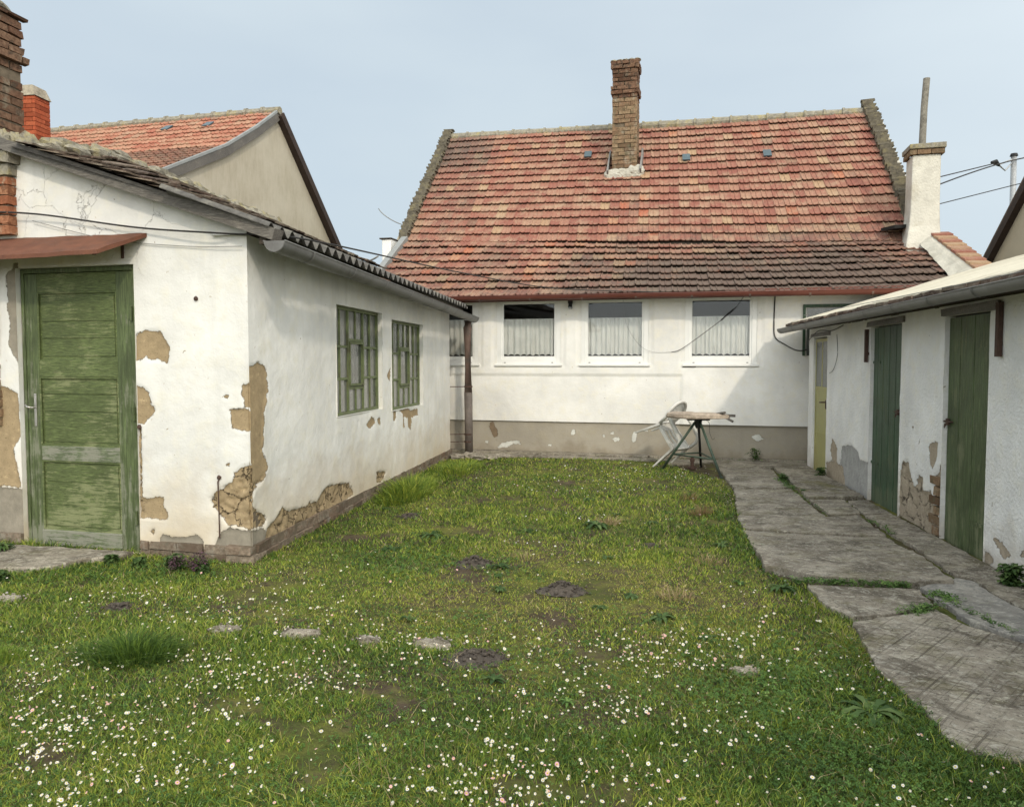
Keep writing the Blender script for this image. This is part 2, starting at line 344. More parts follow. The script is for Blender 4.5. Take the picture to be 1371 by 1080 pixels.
# ---------------------------------------------------------------- mesh helpers
class Frame:
    """t runs along a wall, b goes into the building behind it, z up"""
    def __init__(s, o, ang=None, d=None, mir=False):
        s.o = Vector((o[0], o[1], 0)); d = Vector((d[0], d[1], 0)).normalized(); s.d = d
        s.k = Vector((-d.y, d.x, 0)) * (-1 if mir else 1); s.mir = mir
    def __call__(s, t, b, z): return s.o + s.d*t + s.k*b + Vector((0, 0, z))
HW = Frame((-2.73, 12.9), d=(5.65, -.75))
LS = Frame((-2.68, 5.48), d=(.12, 6.52))
LF = Frame((-2.68, 5.48), d=(-1.99, .25), mir=True)
RS = Frame((2.77, 5.3), d=(.03, 6.3), mir=True)
ID = Frame((0, 0), d=(1, 0))

def wloc(p):
    v = Vector((0, 0, 0))
    while p is not None: v += Vector(p.location); p = p.parent
    return v
def tag(o, label=None, cat=None, group=None, kind=None):
    if label: o['label'] = label
    if cat: o['category'] = cat
    if group: o['group'] = group
    if kind: o['kind'] = kind
    return o
def thing(name, loc, label, cat, group=None):
    o = bpy.data.objects.new(name, None); o.location = loc; o.empty_display_size = .1; COL.objects.link(o)
    return tag(o, label, cat, group)
def fast(name, V, F, mats, parent=None, rnd=None, grime=None, smooth=False, vattr=None, mi=None):
    V = np.asarray(V, dtype=np.float32).reshape(-1, 3); off = wloc(parent)
    V = V - np.array(off, dtype=np.float32)
    me = bpy.data.meshes.new(name)
    if isinstance(F, np.ndarray):
        k = F.shape[1]; me.vertices.add(len(V)); me.vertices.foreach_set('co', V.ravel())
        me.loops.add(F.size); me.loops.foreach_set('vertex_index', F.ravel().astype(np.int32))
        me.polygons.add(len(F)); me.polygons.foreach_set('loop_start', np.arange(0, F.size, k, dtype=np.int32))
        me.update(calc_edges=True)
    else:
        me.from_pydata(V.tolist(), [], F)
    nf = len(F)
    for nm, a in (('rnd', rnd), ('grime', grime)):
        if a is not None:
            at = me.attributes.new(nm, 'FLOAT', 'FACE'); at.data.foreach_set('value', np.asarray(a, dtype=np.float32))
    for nm, a in (vattr or {}).items():
        at = me.attributes.new(nm, 'FLOAT', 'POINT'); at.data.foreach_set('value', np.asarray(a, dtype=np.float32))
    for m in (mats if isinstance(mats, (list, tuple)) else [mats]): me.materials.append(M[m] if isinstance(m, str) else m)
    if mi is not None: me.polygons.foreach_set('material_index', np.asarray(mi, dtype=np.int32))
    if smooth: me.polygons.foreach_set('use_smooth', np.ones(nf, dtype=bool))
    me.validate(clean_customdata=False)
    o = bpy.data.objects.new(name, me); o.parent = parent; COL.objects.link(o)
    return o
class MB:
    def __init__(s, fr=ID): s.f = fr; s.V = []; s.F = []; s.r = []; s.g = []; s.m = []
    def add(s, vs, fs, rnd=None, grime=0, raw=False, mi=0):
        b = len(s.V); s.V += [tuple(v) if raw else tuple(s.f(*v)) for v in vs]
        if rnd is None: rnd = random.random()
        fl = s.f.mir and not raw
        for f in fs:
            f = [b+i for i in f]; s.F.append(f[::-1] if fl else f); s.r.append(rnd); s.g.append(grime); s.m.append(mi)
        return s
    def box(s, a, b, rnd=None, j=0, grime=0, mi=0):
        (x0, y0, z0), (x1, y1, z1) = a, b
        if x0 > x1: x0, x1 = x1, x0
        if y0 > y1: y0, y1 = y1, y0
        if z0 > z1: z0, z1 = z1, z0
        vs = [(x, y, z) for z in (z0, z1) for y in (y0, y1) for x in (x0, x1)]
        if j: vs = [tuple(c+random.uniform(-j, j) for c in v) for v in vs]
        return s.add(vs, [(0, 2, 3, 1), (4, 5, 7, 6), (0, 1, 5, 4), (2, 6, 7, 3), (0, 4, 6, 2), (1, 3, 7, 5)], rnd, grime, mi=mi)
    def bar(s, p0, p1, w_, h_, up=(0, 0, 1), rnd=None, mi=0, taper=1):
        p0, p1 = s.f(*p0), s.f(*p1); d = (p1-p0).normalized(); u = Vector(up)
        sx = d.cross(u)
        if sx.length < 1e-3: sx = d.cross(Vector((1, 0, 0)))
        sx.normalize(); uu = sx.cross(d).normalized(); vs = []
        for p, k in ((p0, 1), (p1, taper)):
            for a, b in ((-1, -1), (1, -1), (1, 1), (-1, 1)): vs.append(p+sx*a*w_/2*k+uu*b*h_/2*k)
        return s.add(vs, [(0, 1, 2, 3), (7, 6, 5, 4), (0, 4, 5, 1), (1, 5, 6, 2), (2, 6, 7, 3), (3, 7, 4, 0)], rnd, raw=True, mi=mi)
    def tube(s, pts, r, n=8, cap=True, rnd=None, a0=0, a1=2*math.pi, mi=0, up=(0, 0, 1), raw=False):
        P = [Vector(p) if raw else s.f(*p) for p in pts]; rr = r if isinstance(r, (list, tuple)) else [r]*len(P)
        full = abs(a1-a0-2*math.pi) < 1e-6; k = n if full else n+1; vs = []; U = Vector(up)
        for i, p in enumerate(P):
            d = (P[min(i+1, len(P)-1)]-P[max(i-1, 0)]).normalized()
            sx = d.cross(U)
            if sx.length < 1e-3: sx = d.cross(Vector((0, 1, 0)))
            sx.normalize(); uu = sx.cross(d).normalized()
            for q in range(k):
                a = a0+(a1-a0)*q/n; vs.append(p+sx*math.cos(a)*rr[i]+uu*math.sin(a)*rr[i])
        fs = []
        for i in range(len(P)-1):
            for q in range(n):
                q2 = (q+1) % k; fs.append((i*k+q, i*k+q2, (i+1)*k+q2, (i+1)*k+q))
        if cap and full: fs += [tuple(range(k))[::-1], tuple(range((len(P)-1)*k, len(P)*k))]
        return s.add(vs, fs, rnd, raw=True, mi=mi)
    def prism(s, poly, z0, z1, rnd=None, mi=0):
        n = len(poly); vs = [(x, y, z0) for x, y in poly]+[(x, y, z1) for x, y in poly]
        return s.add(vs, [tuple(range(n))[::-1], tuple(range(n, 2*n))]+[(i, (i+1) % n, n+(i+1) % n, n+i) for i in range(n)], rnd, mi=mi)
    def plate(s, poly, b0, b1, rnd=None, mi=0):      # polygon in (t,z), thickness along b
        n = len(poly); vs = [(x, b0, z) for x, z in poly]+[(x, b1, z) for x, z in poly]
        return s.add(vs, [tuple(range(n)), tuple(range(n, 2*n))[::-1]]+[(i, n+i, n+(i+1) % n, (i+1) % n) for i in range(n)], rnd, mi=mi)
    def build(s, name, mats, parent=None, smooth=False, bevel=0, label=None):
        o = fast(name, s.V, s.F, mats, parent, s.r, s.g, smooth, mi=s.m)
        if bevel:
            b = o.modifiers.new('bevel', 'BEVEL'); b.width = bevel; b.segments = 2; b.limit_method = 'ANGLE'
        if label: o['label'] = label
        return o
def sdf(poly, X, Y):
    """signed distance to polygon, positive inside"""
    X = np.asarray(X); Y = np.asarray(Y); best = np.full(X.shape, 1e9); ins = np.zeros(X.shape, bool); n = len(poly)
    for i in range(n):
        x0, y0 = poly[i]; x1, y1 = poly[(i+1) % n]; dx, dy = x1-x0, y1-y0; L = dx*dx+dy*dy+1e-12
        u = np.clip(((X-x0)*dx+(Y-y0)*dy)/L, 0, 1); best = np.minimum(best, (X-x0-u*dx)**2+(Y-y0-u*dy)**2)
        c = ((y0 > Y) != (y1 > Y)) & (X < dx*(Y-y0)/(dy if abs(dy) > 1e-12 else 1e-12)+x0); ins ^= c
    return np.where(ins, 1, -1)*np.sqrt(best)
def vnoise(X, Y, s, seed=0, oct=3):
    """cheap value noise, vectorised, about -1..1"""
    X = np.asarray(X, float); Y = np.asarray(Y, float); out = np.zeros(X.shape); amp = 1; tot = 0
    for o in range(oct):
        xs, ys = X*s*2**o+o*17.3, Y*s*2**o+o*9.1; xi, yi = np.floor(xs).astype(np.int64), np.floor(ys).astype(np.int64); fx, fy = xs-xi, ys-yi
        fx = fx*fx*(3-2*fx); fy = fy*fy*(3-2*fy)
        def h(a, b):
            q = (a*374761393+b*668265263+(seed+o)*1442695041) & 0xffffffff; q = ((q ^ (q >> 13))*1274126177) & 0xffffffff
            return ((q ^ (q >> 16)) & 0xffff)/32767.5-1
        out += amp*((h(xi, yi)*(1-fx)+h(xi+1, yi)*fx)*(1-fy)+(h(xi, yi+1)*(1-fx)+h(xi+1, yi+1)*fx)*fy); tot += amp; amp *= .55
    return out/tot
def wall(name, fr, t0, t1, z0, z1, mat, parent, step=.025, holes=(), tan=(), gry=(), rough=(), crk=(), ztop=None, reveal=.1, wob=.004, peel=.009, thick=.3, base_b=None, label=None, seed=1, cap0=True):
    """wall face as a fine grid with openings, paint loss read from polygons, plus reveals, ends and back"""
    ts = np.arange(t0, t1+step*.5, step); zs = np.arange(z0, z1+step*.5, step)
    ts[-1] = t1; zs[-1] = z1
    for (a, b, c, d) in holes:
        for q in (a, b): ts[np.argmin(abs(ts-q))] = q
        for q in (c, d): zs[np.argmin(abs(zs-q))] = q
    T, Z = np.meshgrid(ts, zs); nz, nt_ = T.shape
    top = ztop(T) if ztop else np.full(T.shape, z1+1.)
    raw = Z.copy(); Z = np.minimum(Z, top)
    def field(polys, dflt=-1.):
        f = np.full(T.shape, dflt)
        for p in polys: f = np.maximum(f, sdf(p, T, Z))
        return f
    ft, fg, fr_ = field(tan), field(gry), field(rough); fc = field(crk)
    B = wob*vnoise(T, Z, 1.7, seed)+wob*.4*vnoise(T, Z, 9, seed+5)
    if not cap0: B = B*np.clip(T/.12, 0, 1)+.0008
    B = B + peel*np.clip(np.maximum(ft, fg*.8)/.012+.5, 0, 1)
    rg = np.clip(fr_/.04+.5, 0, 1)
    ch = vnoise(T*1.0, Z*2.0, 7, seed+3, 4)
    B = B + rg*(.006+.022*np.clip(1-np.abs(ch)/.09, 0, 1)+.008*ch+.004*vnoise(T, Z, 30, seed+8))
    if base_b is not None: B = B + base_b(T, Z)
    V = (np.array(fr.o)[None, :]+T.reshape(-1, 1)*np.array(fr.d)+B.reshape(-1, 1)*np.array(fr.k)); V[:, 2] = Z.ravel()
    tc_, zc = (T[:-1, :-1]+T[1:, 1:])/2, (raw[:-1, :-1]+raw[1:, 1:])/2
    keep = raw[:-1, :-1] < top[:-1, :-1]-1e-4
    for (a, b, c, d) in holes: keep &= ~((tc_ > a) & (tc_ < b) & (zc > c) & (zc < d))
    idx = np.arange(nz*nt_).reshape(nz, nt_)
    F = np.stack([idx[:-1, :-1], idx[:-1, 1:], idx[1:, 1:], idx[1:, :-1]], -1)[keep]
    if fr.mir: F = F[:, ::-1]
    mb = MB(fr)
    def q4(*p): mb.add(p, [(0, 1, 2, 3)])
    for (a, b, c, d) in holes:
        n_ = 8
        for e in (0, 1):
            x = (a, b)[e]
            q4((x, -.003, c), (x, reveal, c), (x, reveal, d), (x, -.003, d))
            x = (c, d)[e]
            q4((a, -.003, x), (b, -.003, x), (b, reveal, x), (a, reveal, x))
    zt = (lambda t: float(ztop(np.array([t]))[0])) if ztop else (lambda t: z1)
    za, zb = zt(t0), zt(t1)
    if cap0: q4((t0, 0, z0), (t0, thick, z0), (t0, thick, za), (t0, 0, za))
    q4((t1, 0, z0), (t1, thick, z0), (t1, thick, zb), (t1, 0, zb))
    q4((t0, 0, za), (t1, 0, zb), (t1, thick, zb), (t0, thick, za))
    nb = len(V); V2 = np.array([list(v) for v in mb.V]); V = np.vstack([V, V2]); F2 = np.array(mb.F)+nb
    F = np.vstack([F, F2])
    e = np.full(len(V2), -1.); z_ = np.zeros(len(V2))
    o = fast(name, V, F, mat, parent, smooth=False, vattr=dict(tan=np.r_[ft.ravel(), e], gry=np.r_[fg.ravel(), e], rgh=np.r_[rg.ravel(), z_], crk=np.r_[np.clip(fc.ravel()/.15+.5, 0, 1), z_]))
    sm = np.ones(len(F), bool); sm[-len(F2):] = False; o.data.polygons.foreach_set('use_smooth', sm)
    if label: o['label'] = label
    return o

def bricks(mb, a, b, z0, z1, faces, bh=.075, bl=.25, gap=.010, depth=.03, j=.003, rows=None, proud=None, skip=0):
    """coursed bricks on the faces of a rectangular shaft; a=(t0,b0), b=(t1,b1)"""
    (x0, y0), (x1, y1) = a, b; k = 0; z = z0
    while z < z1-.01:
        h = min(bh, z1-z)-gap; pr = proud(z) if proud else 0; o = 0 if k % 2 else bl/2
        X0, X1, Y0, Y1 = x0-pr, x1+pr, y0-pr, y1+pr
        for f in faces:
            L = (X1-X0) if f in 'ns' else (Y1-Y0); u = -o
            while u < L-.005:
                ua, ub = max(u, 0), min(u+bl-gap, L); u += bl
                if ub-ua < .03 or random.random() < skip: continue
                dp = depth+random.uniform(-.004, .006)
                if f == 'n': mb.box((X0+ua, Y0-.001*0, z), (X0+ub, Y0+dp, z+h), j=j)
                if f == 's': mb.box((X0+ua, Y1-dp, z), (X0+ub, Y1, z+h), j=j)
                if f == 'w': mb.box((X0, Y0+ua, z), (X0+dp, Y0+ub, z+h), j=j)
                if f == 'e': mb.box((X1-dp, Y0+ua, z), (X1, Y0+ub, z+h), j=j)
        z += bh; k += 1

def lump(mb, c, r, seed=0, n=10, m=6, amp=.25):
    vs = []; fs = []
    for i in range(m+1):
        ph = math.pi*i/m
        for q in range(n):
            th = 2*math.pi*q/n; d = Vector((math.sin(ph)*math.cos(th), math.sin(ph)*math.sin(th), math.cos(ph)))
            k = 1+amp*mnoise.noise(d*1.7+Vector((seed*3.1, seed, 0))); vs.append((c[0]+d.x*r[0]*k, c[1]+d.y*r[1]*k, c[2]+d.z*r[2]*k))
    for i in range(m):
        for q in range(n): fs.append((i*n+q, (i+1)*n+q, (i+1)*n+(q+1) % n, i*n+(q+1) % n))
    mb.add(vs, fs)

TILEP = [(0, .012), (.05, .026), (.13, .028), (.19, .010), (.30, .006), (.46, .007), (.50, .019), (.55, .019), (.59, .007), (.72, .006), (.86, .009), (.97, .014)]
def tiles(mb, S, ncol, nrow, v0, v1, grime, prof=TILEP, lift=.046, jit=1.0, skipf=None, rrnd=None):
    """S(s, v) -> (point, normal); s 0..1 along the eave, v 0..1 up the slope"""
    prof = prof + [(1.02, prof[0][1])]
    for r in range(nrow):
        va, vb = v0+(v1-v0)*r/nrow, v0+(v1-v0)*(r+1.12)/nrow
        wav = .0
        for c in range(ncol):
            s0, s1 = c/ncol, (c+1)/ncol; sm = (s0+s1)/2
            if skipf and skipf(sm, (va+vb)/2): continue
            dv = random.uniform(-.03, .03)*jit*(v1-v0)/nrow + .05*(v1-v0)/nrow*math.sin(sm*23+r*1.7); ds = random.uniform(-.02, .02)*jit/ncol; dl = random.uniform(-.003, .005)*jit
            tw = random.uniform(-.02, .02)*jit*(v1-v0)/nrow
            vs = []
            for e, v in enumerate((va+dv, min(vb+dv, 1.0 if v1 >= 1 else 9))):
                for u, h in prof:
                    p, nn = S(s0+(s1-s0)*u+ds, v+tw*(u-.5)); vs.append(p+nn*(h+(lift if e == 0 else 0)+dl))
            k = len(prof)
            for u, h in prof:
                p, nn = S(s0+(s1-s0)*u+ds, va+dv+tw*(u-.5)); vs.append(p+nn*(h*.8+lift-.013+dl))
            fs = [(i, i+1, k+i+1, k+i) for i in range(k-1)]+[(2*k+i, 2*k+i+1, i+1, i) for i in range(k-1)]+[(0, k, 2*k), (k-1, 3*k-1, 2*k-1)]
            mb.add(vs, fs, rrnd(sm, (va+vb)/2) if rrnd else random.random(), grime(sm, (va+vb)/2), raw=True)
# ================================================================= THE WHITE HOUSE AT THE END OF THE YARD
HWo = Frame(HW(0, -.03, 0), d=(5.65, -.75))          # outer face of the thick render, 3 cm proud of the plinth
house = thing('house', HW(3, 0, 0), 'long white rendered house with red clay tile roof across the end of the yard', 'house')
WINS = [(-.55, .515), (.84, 1.91), (2.25, 3.32), (3.88, 4.95)]
ZW0, ZW1 = 1.47, 2.535
def proud(T, Z):
    up = (Z > 1.30) | (T > 3.835)
    r = np.where(up, -.018, 0.)
    for a, b in WINS: r = np.where((T > a-.075) & (T < b+.075) & (Z > ZW0-.05), r+.013, r)
    return r
wall('wall', HWo, -1.4, 7.6, .535, 2.60, 'hw', house, holes=[(a, b, ZW0, ZW1) for a, b in WINS], base_b=proud, reveal=.16, wob=.003, seed=3, thick=.33)
P_b = [[(0.706, 0.481), (0.765, 0.506), (0.844, 0.365), (0.844, 0.261), (0.78, 0.245), (0.696, 0.385)]]
P_w = [[(0.854, 0.08), (0.903, 0.153), (1.05, 0.204), (1.196, 0.222), (1.254, 0.148), (1.123, 0.159), (1.001, 0.084)], [(2.086, 0.43), (2.147, 0.418), (2.147, 0.325), (2.091, 0.338)], [(2.756, 0.271), (2.86, 0.319), (2.874, 0.251), (2.793, 0.227)], [(3.064, 0.279), (3.108, 0.394), (3.152, 0.395), (3.131, 0.235), (3.087, 0.225)], [(0.631, 0.189), (0.681, 0.19), (0.681, 0.152), (0.636, 0.15)], [(2.6, 0.359), (2.655, 0.337), (2.633, 0.268), (2.601, 0.276)], [(2.723, 0.398), (2.792, 0.386), (2.792, 0.35), (2.728, 0.353)], [(3.232, 0.464), (3.322, 0.444), (3.318, 0.398), (3.242, 0.419)], [(1.7, 0.174), (1.781, 0.162), (1.772, 0.125), (1.7, 0.128)], [(4.9, .36), (5.0, .40), (5.08, .33), (4.98, .29)], [(4.5, .44), (4.56, .46), (4.58, .41)]]
wall('plinth', HW, -1.4, 7.6, -.06, .545, 'plinth', house, step=.03, tan=P_b, gry=P_w, wob=.006, peel=-.004, seed=9, thick=.3)
# the rest of the shell, so the rooms are dark
mb = MB(HW)
mb.box((-1.38, .4, -.05), (-1.1, 6.9, 2.6)); mb.box((7.3, .4, -.05), (7.6, 6.9, 2.6)); mb.box((-1.1, 6.6, -.05), (7.3, 6.9, 3.2))
mb.build('back_wall', 'nbwall', house)
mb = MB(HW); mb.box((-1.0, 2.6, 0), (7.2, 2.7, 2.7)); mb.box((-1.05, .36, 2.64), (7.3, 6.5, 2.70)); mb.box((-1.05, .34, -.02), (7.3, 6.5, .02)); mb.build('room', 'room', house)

def pvc_window(t0, t1, z0, z1, k):
    w_ = .075; f = MB(HWo)
    y0, y1 = .004, .07
    f.box((t0, y0, z0), (t0+w_, y1, z1)); f.box((t1-w_, y0, z0), (t1, y1, z1))
    f.box((t0+w_, y0+.001, z1-.05), (t1-w_, y1, z1)); f.box((t0+w_, y0+.001, z0), (t1-w_, y1, z0+.085))
    fo = f.build('window', 'pvc', house, bevel=.004)
    s = MB(HWo); a, b, c, d = t0+w_-.012, t1-w_+.012, z0+.075, z1-.04; q = .045
    s.box((a, .018, c), (a+q, .06, d)); s.box((b-q, .018, c), (b, .06, d)); s.box((a+q, .019, c), (b-q, .06, c+.055)); s.box((a+q, .019, d-q), (b-q, .06, d))
    s.build('sash', 'pvc', fo, bevel=.006)
    g = MB(HWo); g.box((a+q-.004, .036, c+.05), (b-q+.004, .046, d-q+.004)); g.build('glass', 'glass', fo)
    s = MB(HWo); s.box((t0-.03, -.045, z0-.03), (t1+.03, .06, z0-.001)); s.build('sill', 'pvc', fo, bevel=.004)
    if k < 2 or True:
        # drainage caps on the lower frame
        for tt in (t0+.12, t1-.15): s = MB(HWo); s.box((tt, .000, z0+.02), (tt+.03, .006, z0+.032)); s.build('drain_cap', 'zincdark', fo)
    # net curtain with a scalloped hem
    nx, nz = 150, 20; V = []; top = z0+.735; ph = random.random()*6
    for i in range(nz+1):
        for q_ in range(nx+1):
            u = q_/nx; t = t0+.06+(t1-t0-.12)*u; hem = z0+.135+.03*abs(math.sin(u*math.pi*9)) if i == 0 else 0
            z = hem if i == 0 else z0+.17+(top-z0-.17)*i/nz
            b = .105+.018*math.sin(u*(56+11*k)+ph+1.4*math.sin(u*9+k))+.010*math.sin(u*31+ph*2)+.004*math.sin(i*.6+u*20)
            V.append(HWo(t, b, z))
    idx = np.arange((nz+1)*(nx+1)).reshape(nz+1, nx+1)
    F = np.stack([idx[:-1, :-1], idx[:-1, 1:], idx[1:, 1:], idx[1:, :-1]], -1).reshape(-1, 4)
    fast('curtain', np.array([list(v) for v in V]), F, 'curtain', fo, smooth=True)
    r = MB(HWo); r.tube([(t0+.05, .11, top+.005), (t1-.05, .11, top+.005)], .006, 6); r.build('curtain_rod', 'pvc', fo)
for k, (a, b) in enumerate(WINS): pvc_window(a, b, ZW0, ZW1, k)
# small green window half hidden by the shed roof
f = MB(HWo); f.box((5.60, -.06, 1.6), (5.635, -.005, 2.36)); f.box((6.6, -.06, 1.6), (6.66, -.005, 2.36)); f.box((5.635, -.059, 2.315), (6.6, -.005, 2.36)); f.box((5.635, -.055, 2.10), (6.6, -.01, 2.14))
fo = f.build('window', 'plank', house, label='dark green wooden window'); g = MB(HWo); g.box((5.66, -.03, 1.6), (6.6, -.018, 2.30)); g.build('glass', 'dirtyglass', fo)
# lamp between the second and third windows
m = MB(HWo); m.box((2.055, -.03, 2.36), (2.105, -.017, 2.56)); m.box((2.045, -.075, 2.44), (2.115, -.03, 2.56)); m.tube([(2.08, -.06, 2.44), (2.08, -.075, 2.38)], [.028, .036], 10)
lo = m.build('lamp', 'black', house); m = MB(HWo); lump(m, (2.08, -.075, 2.375), (.03, .03, .022), 3, amp=.02); m.build('lamp_lens', 'steel', lo, smooth=True)

# ---- roof surfaces
def lerp3(a, b, s): return tuple(x+(y-x)*s for x, y in zip(a, b))
EV = ((-1.42, -.34, 2.575), (7.66, -.33, 2.53)); KN = ((-1.38, 1.53, 3.78), (7.36, 1.20, 3.40)); RG = ((-1.38, 4.13, 6.46), (6.99, 3.98, 6.29))
def Smaker(A, B, sag=0):
    def S(s, v):
        p = HW(*lerp3(lerp3(*A, s), lerp3(*B, s), v)); a = HW(*lerp3(*A, s)); b = HW(*lerp3(*B, s))
        n = (HW(*A[1])-HW(*A[0])).cross(b-a).normalized()
        return p + n*(sag*(-.025*math.sin(s*math.pi)-.012*math.sin(s*9+v*3)+.008*math.sin(v*7+s*5))), n
    return S
Smain, Skick = Smaker(KN, RG, 1), Smaker(EV, KN, 1)
def gr_main(s, v):
    g = .16+.25*max(0, mnoise.noise(Vector((s*7, v*5, 1))))
    if s < .2 and v > .62: g += .65*max(0, 1-abs(v-.83)/.25)*max(0, 1-s/.22)
    if s < .12: g += .25
    g += max(0, .50-v*2.6)*max(0, s*1.3-.15)+.25*max(0, mnoise.noise(Vector((s*16, v*9, 8))))
    if .43 < s < .5 and .2 < v < .72: g += .35*max(0, mnoise.noise(Vector((s*60, v*4, 2)))+.3)
    return g
def gr_kick(s, v): return .32+.62*max(0, min(1, (s-.30)*2.4+.25*mnoise.noise(Vector((s*14, v*3, 9)))))*(1-.55*max(0, (s-.86)*7))*(1.15-.55*v)+.30*(1-v)+.35*mnoise.noise(Vector((s*11, v*3, 5)))
SK = [(.375, 11), (.602, 10), (.776, 10)]          # glass tiles: column fraction, row
def isk(s, v, n=48, rows=16):
    return any(abs(s-a) < .5/n and abs(v*rows-.55-r) < .55 for a, r in SK)
sky_spots = []
m = MB(HW); tiles(m, Smain, 48, 16, 0, 1, gr_main, skipf=lambda s, v: (.438 < s < .50 and .55 < v < .62) and False)
tm = m.build('roof', 'tile', house)
m = MB(HW); tiles(m, Skick, 48, 8, -.02, 1, gr_kick, jit=1.6, lift=.050, rrnd=lambda s, v: min(1, random.random()**(.55 if s > .3 else .9)) if random.random() > .12 else random.random()*.3)
m.build('roof_skirt', 'tile', house, label='lower flatter band of the roof, tiles blackened and mossy')
for a, r in SK:
    m = MB(HW); vs = []
    for s, v in ((a-.0085, (r+.10)/16), (a+.0085, (r+.10)/16), (a+.0085, (r+.90)/16), (a-.0085, (r+.90)/16)):
        p, n = Smain(s, v); vs.append(p+n*.095)
    vs += [v-n*.03 for v in vs]
    m.add(vs, [(0, 1, 2, 3), (0, 4, 5, 1), (1, 5, 6, 2), (3, 2, 6, 7), (0, 3, 7, 4)], raw=True)
    m.build('glass_roof_tile', 'glasstile', tm)
# underlay, rear slope, soffit
m = MB(HW)
def quad(m, *p): m.add(p, [(0, 1, 2, 3)])
for A, B in ((EV, KN), (KN, RG)):
    d = -.04; quad(m, *[(p[0], p[1], p[2]+d) for p in (A[0], A[1], B[1], B[0])])
quad(m, RG[0], RG[1], (7.1, 7.1, 3.2), (-1.4, 7.1, 3.2)); m.build('roof_boards', 'darkboard', house)
m = MB(HW); m.box((-1.4, -.30, 2.545), (7.45, -.045, 2.562)); m.build('soffit', 'pvc', house); m = MB(HW); m.box((-1.4, -.335, 2.47), (7.45, -.302, 2.585)); m.build('fascia_board', 'redgutter', house)
# ridge tiles
m = MB(HW)
for i in range(24):
    s0, s1 = i/24, (i+1.05)/24; a, b = lerp3(*RG, s0), lerp3(*RG, s1); dz = .03-.02*math.sin((s0)*math.pi)+random.uniform(-.006, .006)
    m.tube([(a[0], a[1]+.02, a[2]-.035+dz), (a[0]+.30, a[1]+.02, a[2]-.035+dz), (b[0], b[1]+.02, b[2]-.028+dz)], [.105, .095, .092], 10, True)
    m.tube([(a[0]-.01, a[1]+.02, a[2]-.035+dz), (a[0]+.035, a[1]+.02, a[2]-.035+dz)], [.122, .118], 10, True)
m.build('ridge_tiles', M['ridgestone'], house)
# gables (walls under the verge) and stepped parapets
def gable(A, B, C, out, zt, back):
    m = MB(HW)
    p = [(A[0], A[1]+.3, -.05), (A[0], A[1]+.3, A[2]), (B[0], B[1], B[2]), (C[0], C[1], C[2]), (C[0], back, 3.2), (C[0], back, -.05)]
    q = [(x+out, y, z) for x, y, z in p]; n = len(p)
    m.add(p+q, [tuple(range(n)), tuple(range(n, 2*n))[::-1]]+[(i, (i+1) % n, n+(i+1) % n, n+i) for i in range(n)]); return m
gable(EV[0], KN[0], RG[0], -.26, 0, 7.0).build('gable_wall', 'nbwall', house)
gable((7.5, -.3, 2.5), KN[1], RG[1], .28, 0, 7.0).build('gable_wall', 'chimplaster', house)
def parapet(p0, p1, w_, up, n, seed, mat='ridgestone', drop=.35):
    """a leaning wall top along a verge, in rough blocks"""
    random.seed(seed); m = MB(HW); a, b = Vector(p0), Vector(p1); hh = []
    for i in range(n):
        q0, q1 = a.lerp(b, i/n), a.lerp(b, (i+1)/n); u = up+random.uniform(-.02, .025); k = random.uniform(-.014, .014)
        m.box((q0.x-.01+k, q0.y, q0.z-drop), (q0.x+w_+k, q1.y+.005, q0.z+u+(q1.z-q0.z)*.75), j=.009)
        m.box((q0.x-.02+k+random.uniform(-.015, .015), q0.y+.01, q0.z+u+(q1.z-q0.z)*.6), (q0.x+w_+.025+k, q1.y+.03, q0.z+u+(q1.z-q0.z)*1.02), j=.010)
    return m
parapet((-1.55, 1.50, 3.78), (-1.55, 4.16, 6.54), .17, .11, 34, 5).build('parapet', 'darkcoping', house)
parapet((7.30, 1.45, 3.75), (6.98, 4.05, 6.40), .19, .11, 34, 6).build('parapet', 'darkcoping', house)
m = MB(HW); m.box((-1.74, 1.15, 3.30), (-1.56, 1.45, 3.80), j=.004); wb = m.build('gable_shoulder', 'pvc', house, bevel=.01)
m = MB(HW); m.box((-1.78, 1.12, 3.803), (-1.54, 1.5, 3.825), j=.003); m.build('shoulder_cap', 'darkboard', wb)
m = MB(HW); m.bar((-1.47, -.36, 2.60), (-1.42, 1.5, 3.85), .12, .10); m.build('verge_flashing', 'zinclight', house)
# middle brick chimney
cm = MB(HW)
def pr(z): return .03 if z > 7.03 or 6.60 < z < 6.76 else 0
cm.box((2.375, 2.80, 4.6), (2.795, 3.16, 7.24)); c0 = cm.build('chimney', 'mortardark', house, label='tall narrow old yellow brick chimney in the middle of the roof')
b_ = MB(HW); bricks(b_, (2.35, 2.77), (2.82, 3.19), 5.0, 6.56, 'nwes', bh=.078, bl=.235, depth=.04, j=.006, proud=pr, skip=.02); b_.build('bricks', 'brick', c0)
b_ = MB(HW); bricks(b_, (2.35, 2.77), (2.82, 3.19), 6.56, 7.27, 'nwes', bh=.078, bl=.235, gap=.014, depth=.04, j=.009, proud=pr, skip=.04); b_.build('bricks', 'brickdark', c0, label='sooty weathered bricks at the top of the chimney')
cr = MB(HW)
for i in range(9): lump(cr, (2.37+.11*(i % 5), 2.85+.3*(i//5), 7.27), (.075, .09, .03), i)
cr.build('mortar_crown', 'ridgestone', c0); cr = MB(HW)
for i in range(9): lump(cr, (2.33+.065*i+random.uniform(-.02, .02), 2.775, 5.13+random.uniform(-.04, .03)), (.13, .045, .10), i+20, 14, 8, amp=.6)
cr.build('mortar_collar', 'whitemortar', c0)
